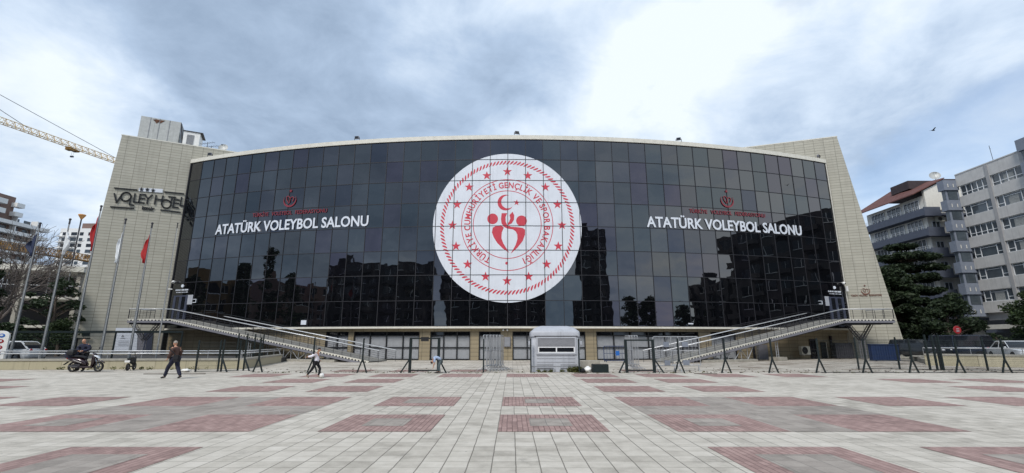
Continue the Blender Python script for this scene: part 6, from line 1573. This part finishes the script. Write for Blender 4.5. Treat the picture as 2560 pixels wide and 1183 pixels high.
def crane(lab, mast, jib0, jib1, Hm, mat, head, pend, troll=None):
    t = thing('tower_crane', lab, 'crane', (mast[0], mast[1], 0))
    m = MB(); lattice(m, (mast[0], mast[1], 0), (mast[0], mast[1], Hm), 2, 2, 24, tri=False); m.build('mast', mat, t)
    m = MB(); lattice(m, jib0, jib1, 1.5, 1.5, 36); m.build('jib', mat, t)
    if head: m = MB(); lattice(m, (mast[0], mast[1], Hm), (mast[0], mast[1], head), .9, .9, 6, tri=False); m.build('tower_head', mat, t)
    m = MB()
    for a, b in pend: m.tube(a, b, .075, 5)
    m.build('pendant_rope', K['cable'], t)
    if troll is not None:
        p = Vector(jib0).lerp(Vector(jib1), troll); m = MB(); m.box(p + Vector((0, 0, -.5)), (1.4, 3.0, .5)); m.box(p + Vector((.2, -1.0, -.9)), (1.6, 1.2, .4)); tr = m.build('trolley', K['crane_ochre'], t)
        m = MB(); m.tube(p, p - Vector((0, 0, 2.5)), .03, 4); m.tube(p + Vector((.5, 0, 0)), p + Vector((.5, 0, -2.5)), .03, 4); m.box(p + Vector((.25, 0, -2.6)), (.8, .4, .4)); m.build('hoist_rope', K['cable'], tr)
pA, pB = at(-260, 222, 92), at(300, 406, 138); pB.z = pA.z = (at(0, 305, 109).z + at(287, 408, 137).z) / 2
c0, c1 = at(0, 307, 109), at(287, 407, 137); dz = (c1 - c0); j0 = c0 - dz * .9; j1 = c1 + dz * .35
hd = at(0, 237, 109); hd2 = at(287, 394, 137); e1 = hd + (hd - hd2) * .75
crane('yellow lattice tower crane jib reaching behind the left wing from the left photo edge', (j0.x - 2, j0.y - 3), j0, j1, j0.z, K['crane_yellow'], e1.z + 1, [(e1, hd2 + (hd2 - hd) * .12), (e1 + Vector((0, 0, -.3)), at(68, 322, 114.5) + Vector((0, 0, .3)))], .66)
a1, b1 = at(-60, 612, 90), at(216, 653, 110)
crane('ochre lattice crane jib low behind the bare tree at the left', (-118, 84), a1 + (a1 - b1) * .3, b1 + (b1 - a1) * .15, a1.z, K['crane_ochre'], None, [((-118, 84, 22), a1)], None)
lp_ = thing('mast_lamp', 'orange cone shaped lamp on a thin pole above the white tower block', 'lamp', tuple(at(205, 590, 90))); p = at(205, 541, 90)
m = MB(); m.tube((p.x, p.y, 0), (p.x, p.y, p.z - .6), .12, 8); m.build('pole', K['dark_steel'], lp_); m = MB(); m.lathe((p.x, p.y, p.z), [(0, .25), (.6, .35), (.62, .2), (.12, -.65), (0, -.65)], 'z', 16); m.build('lamp_shade', K['sign_orange'], lp_)
# bird
b_ = at(2333, 326, 45); bd_ = thing('bird', 'small dark bird flying in the sky above the right stone wing', 'bird', tuple(b_))
m = MB(); m.ball(b_, (.2, .07, .06), 10, 6); m.add([b_ + Vector(v) for v in ((.08, 0, .02), (-.1, 0, .02), (-.12, -.35, .16), (.0, -.38, .17))], [(0, 1, 2, 3)]); m.add([b_ + Vector(v) for v in ((.08, 0, .02), (-.1, 0, .02), (-.12, .35, .12), (.0, .38, .13))], [(0, 1, 2, 3)]); m.build('body', K['black'], bd_)

# ------------------------------------------------------------------ the town behind the camera, seen mirrored in the glass
K['ochre_town'] = M('ochre_town_render', lin(122, 98, 66), .85, var=.15)
K['dark_town'] = M('dark_town_render', lin(60, 58, 62), .85, var=.15)
def block(lab, c, w, d, h, rz, mat, floors, cols, bal=True):
    t = thing('apartment_building', lab, 'building', (c[0], c[1], 0), rz)
    m = MB(); m.bx(-w / 2, w / 2, -d / 2, d / 2, 0, h); m.bx(-w / 2 + 2, -w / 2 + 6, -2, 2, h, h + 2.5); m.bx(w / 2 - 5, w / 2 - 3.5, -2, 0, h, h + 1.6); m.build('wall', K[mat], t, world=False)
    fh = h / floors
    for k in range(1, floors):
        for i in range(cols):
            ws = MB(); bs = MB(); fr = MB(); x = -w / 2 + w * (i + .5) / cols; ws.box((x, d / 2 + .02, k * fh + fh * .55), (w / cols * .6, .06, fh * .5)); fr.box((x, d / 2 + .05, k * fh + fh * .55), (.08, .06, fh * .5)); fr.box((x, d / 2 + .04, k * fh + fh * .28), (w / cols * .66, .1, .1))
            q = ws.build('window', K['dark_glass'], t, world=False); fr.build('window_frame', K['pvc'], q, world=False)
            if bal and i % 2 == 0: bs.box((x, d / 2 + .6, k * fh + .45), (w / cols * .9, 1.2, .9)); bs.build('balcony', K[mat], t, world=False)
block('dark apartment row far behind the camera, mirrored left in the glass', (-52, -26), 44, 12, 22, R_(-12), 'dark_town', 7, 11)
block('grey apartment row behind the camera, mirrored below the emblem', (-6, -34), 42, 12, 21, 0, 'dark_town', 7, 11)
block('slim tall grey tower behind the camera, mirrored right of the emblem', (33, -30), 13, 12, 31, R_(16), 'dark_town', 10, 4)
block('dull ochre low house left of the camera, mirrored at the left glass end', (-78, 30), 20, 10, 13, R_(-95), 'ochre_town', 4, 5, False)
block('dark brown block right of the camera along the street, mirrored at the right glass end', (69.2, 30), 34, 12, 23.5, R_(90), 'dark_town', 7, 8)
block('lower dark block further down the right street, mirrored low in the glass', (70, 2), 18, 12, 15, R_(90), 'dark_town', 5, 4)
block('brown low house left behind the camera, mirrored in the left glass', (-76, 2), 26, 10, 15, R_(-75), 'brown_render', 5, 6)
for i, (x, y, H, w) in enumerate(((-66, 20, 20, 2.6), (-62, 14, 15, 3.4), (-70, 25, 16, 3), (52, -16, 12, 3.5), (60, -8, 10, 3.5), (47, -24, 13, 3), (66, 0, 9, 3))):
    tree(['tall slim dark tree standing left behind the camera', 'broad dark tree left behind the camera', 'dark bushy tree left by the ochre house', 'dark tree right behind the camera before the slim tower', 'low dark tree right behind the camera', 'dark tree beside the slim tower behind the camera', 'low dark tree near the grey block end'][i], (x, y, 0), H, (1.5, w, 1.6), 'leaf_dark', seed=40 + i, n=70, size=.38, clumps=60)
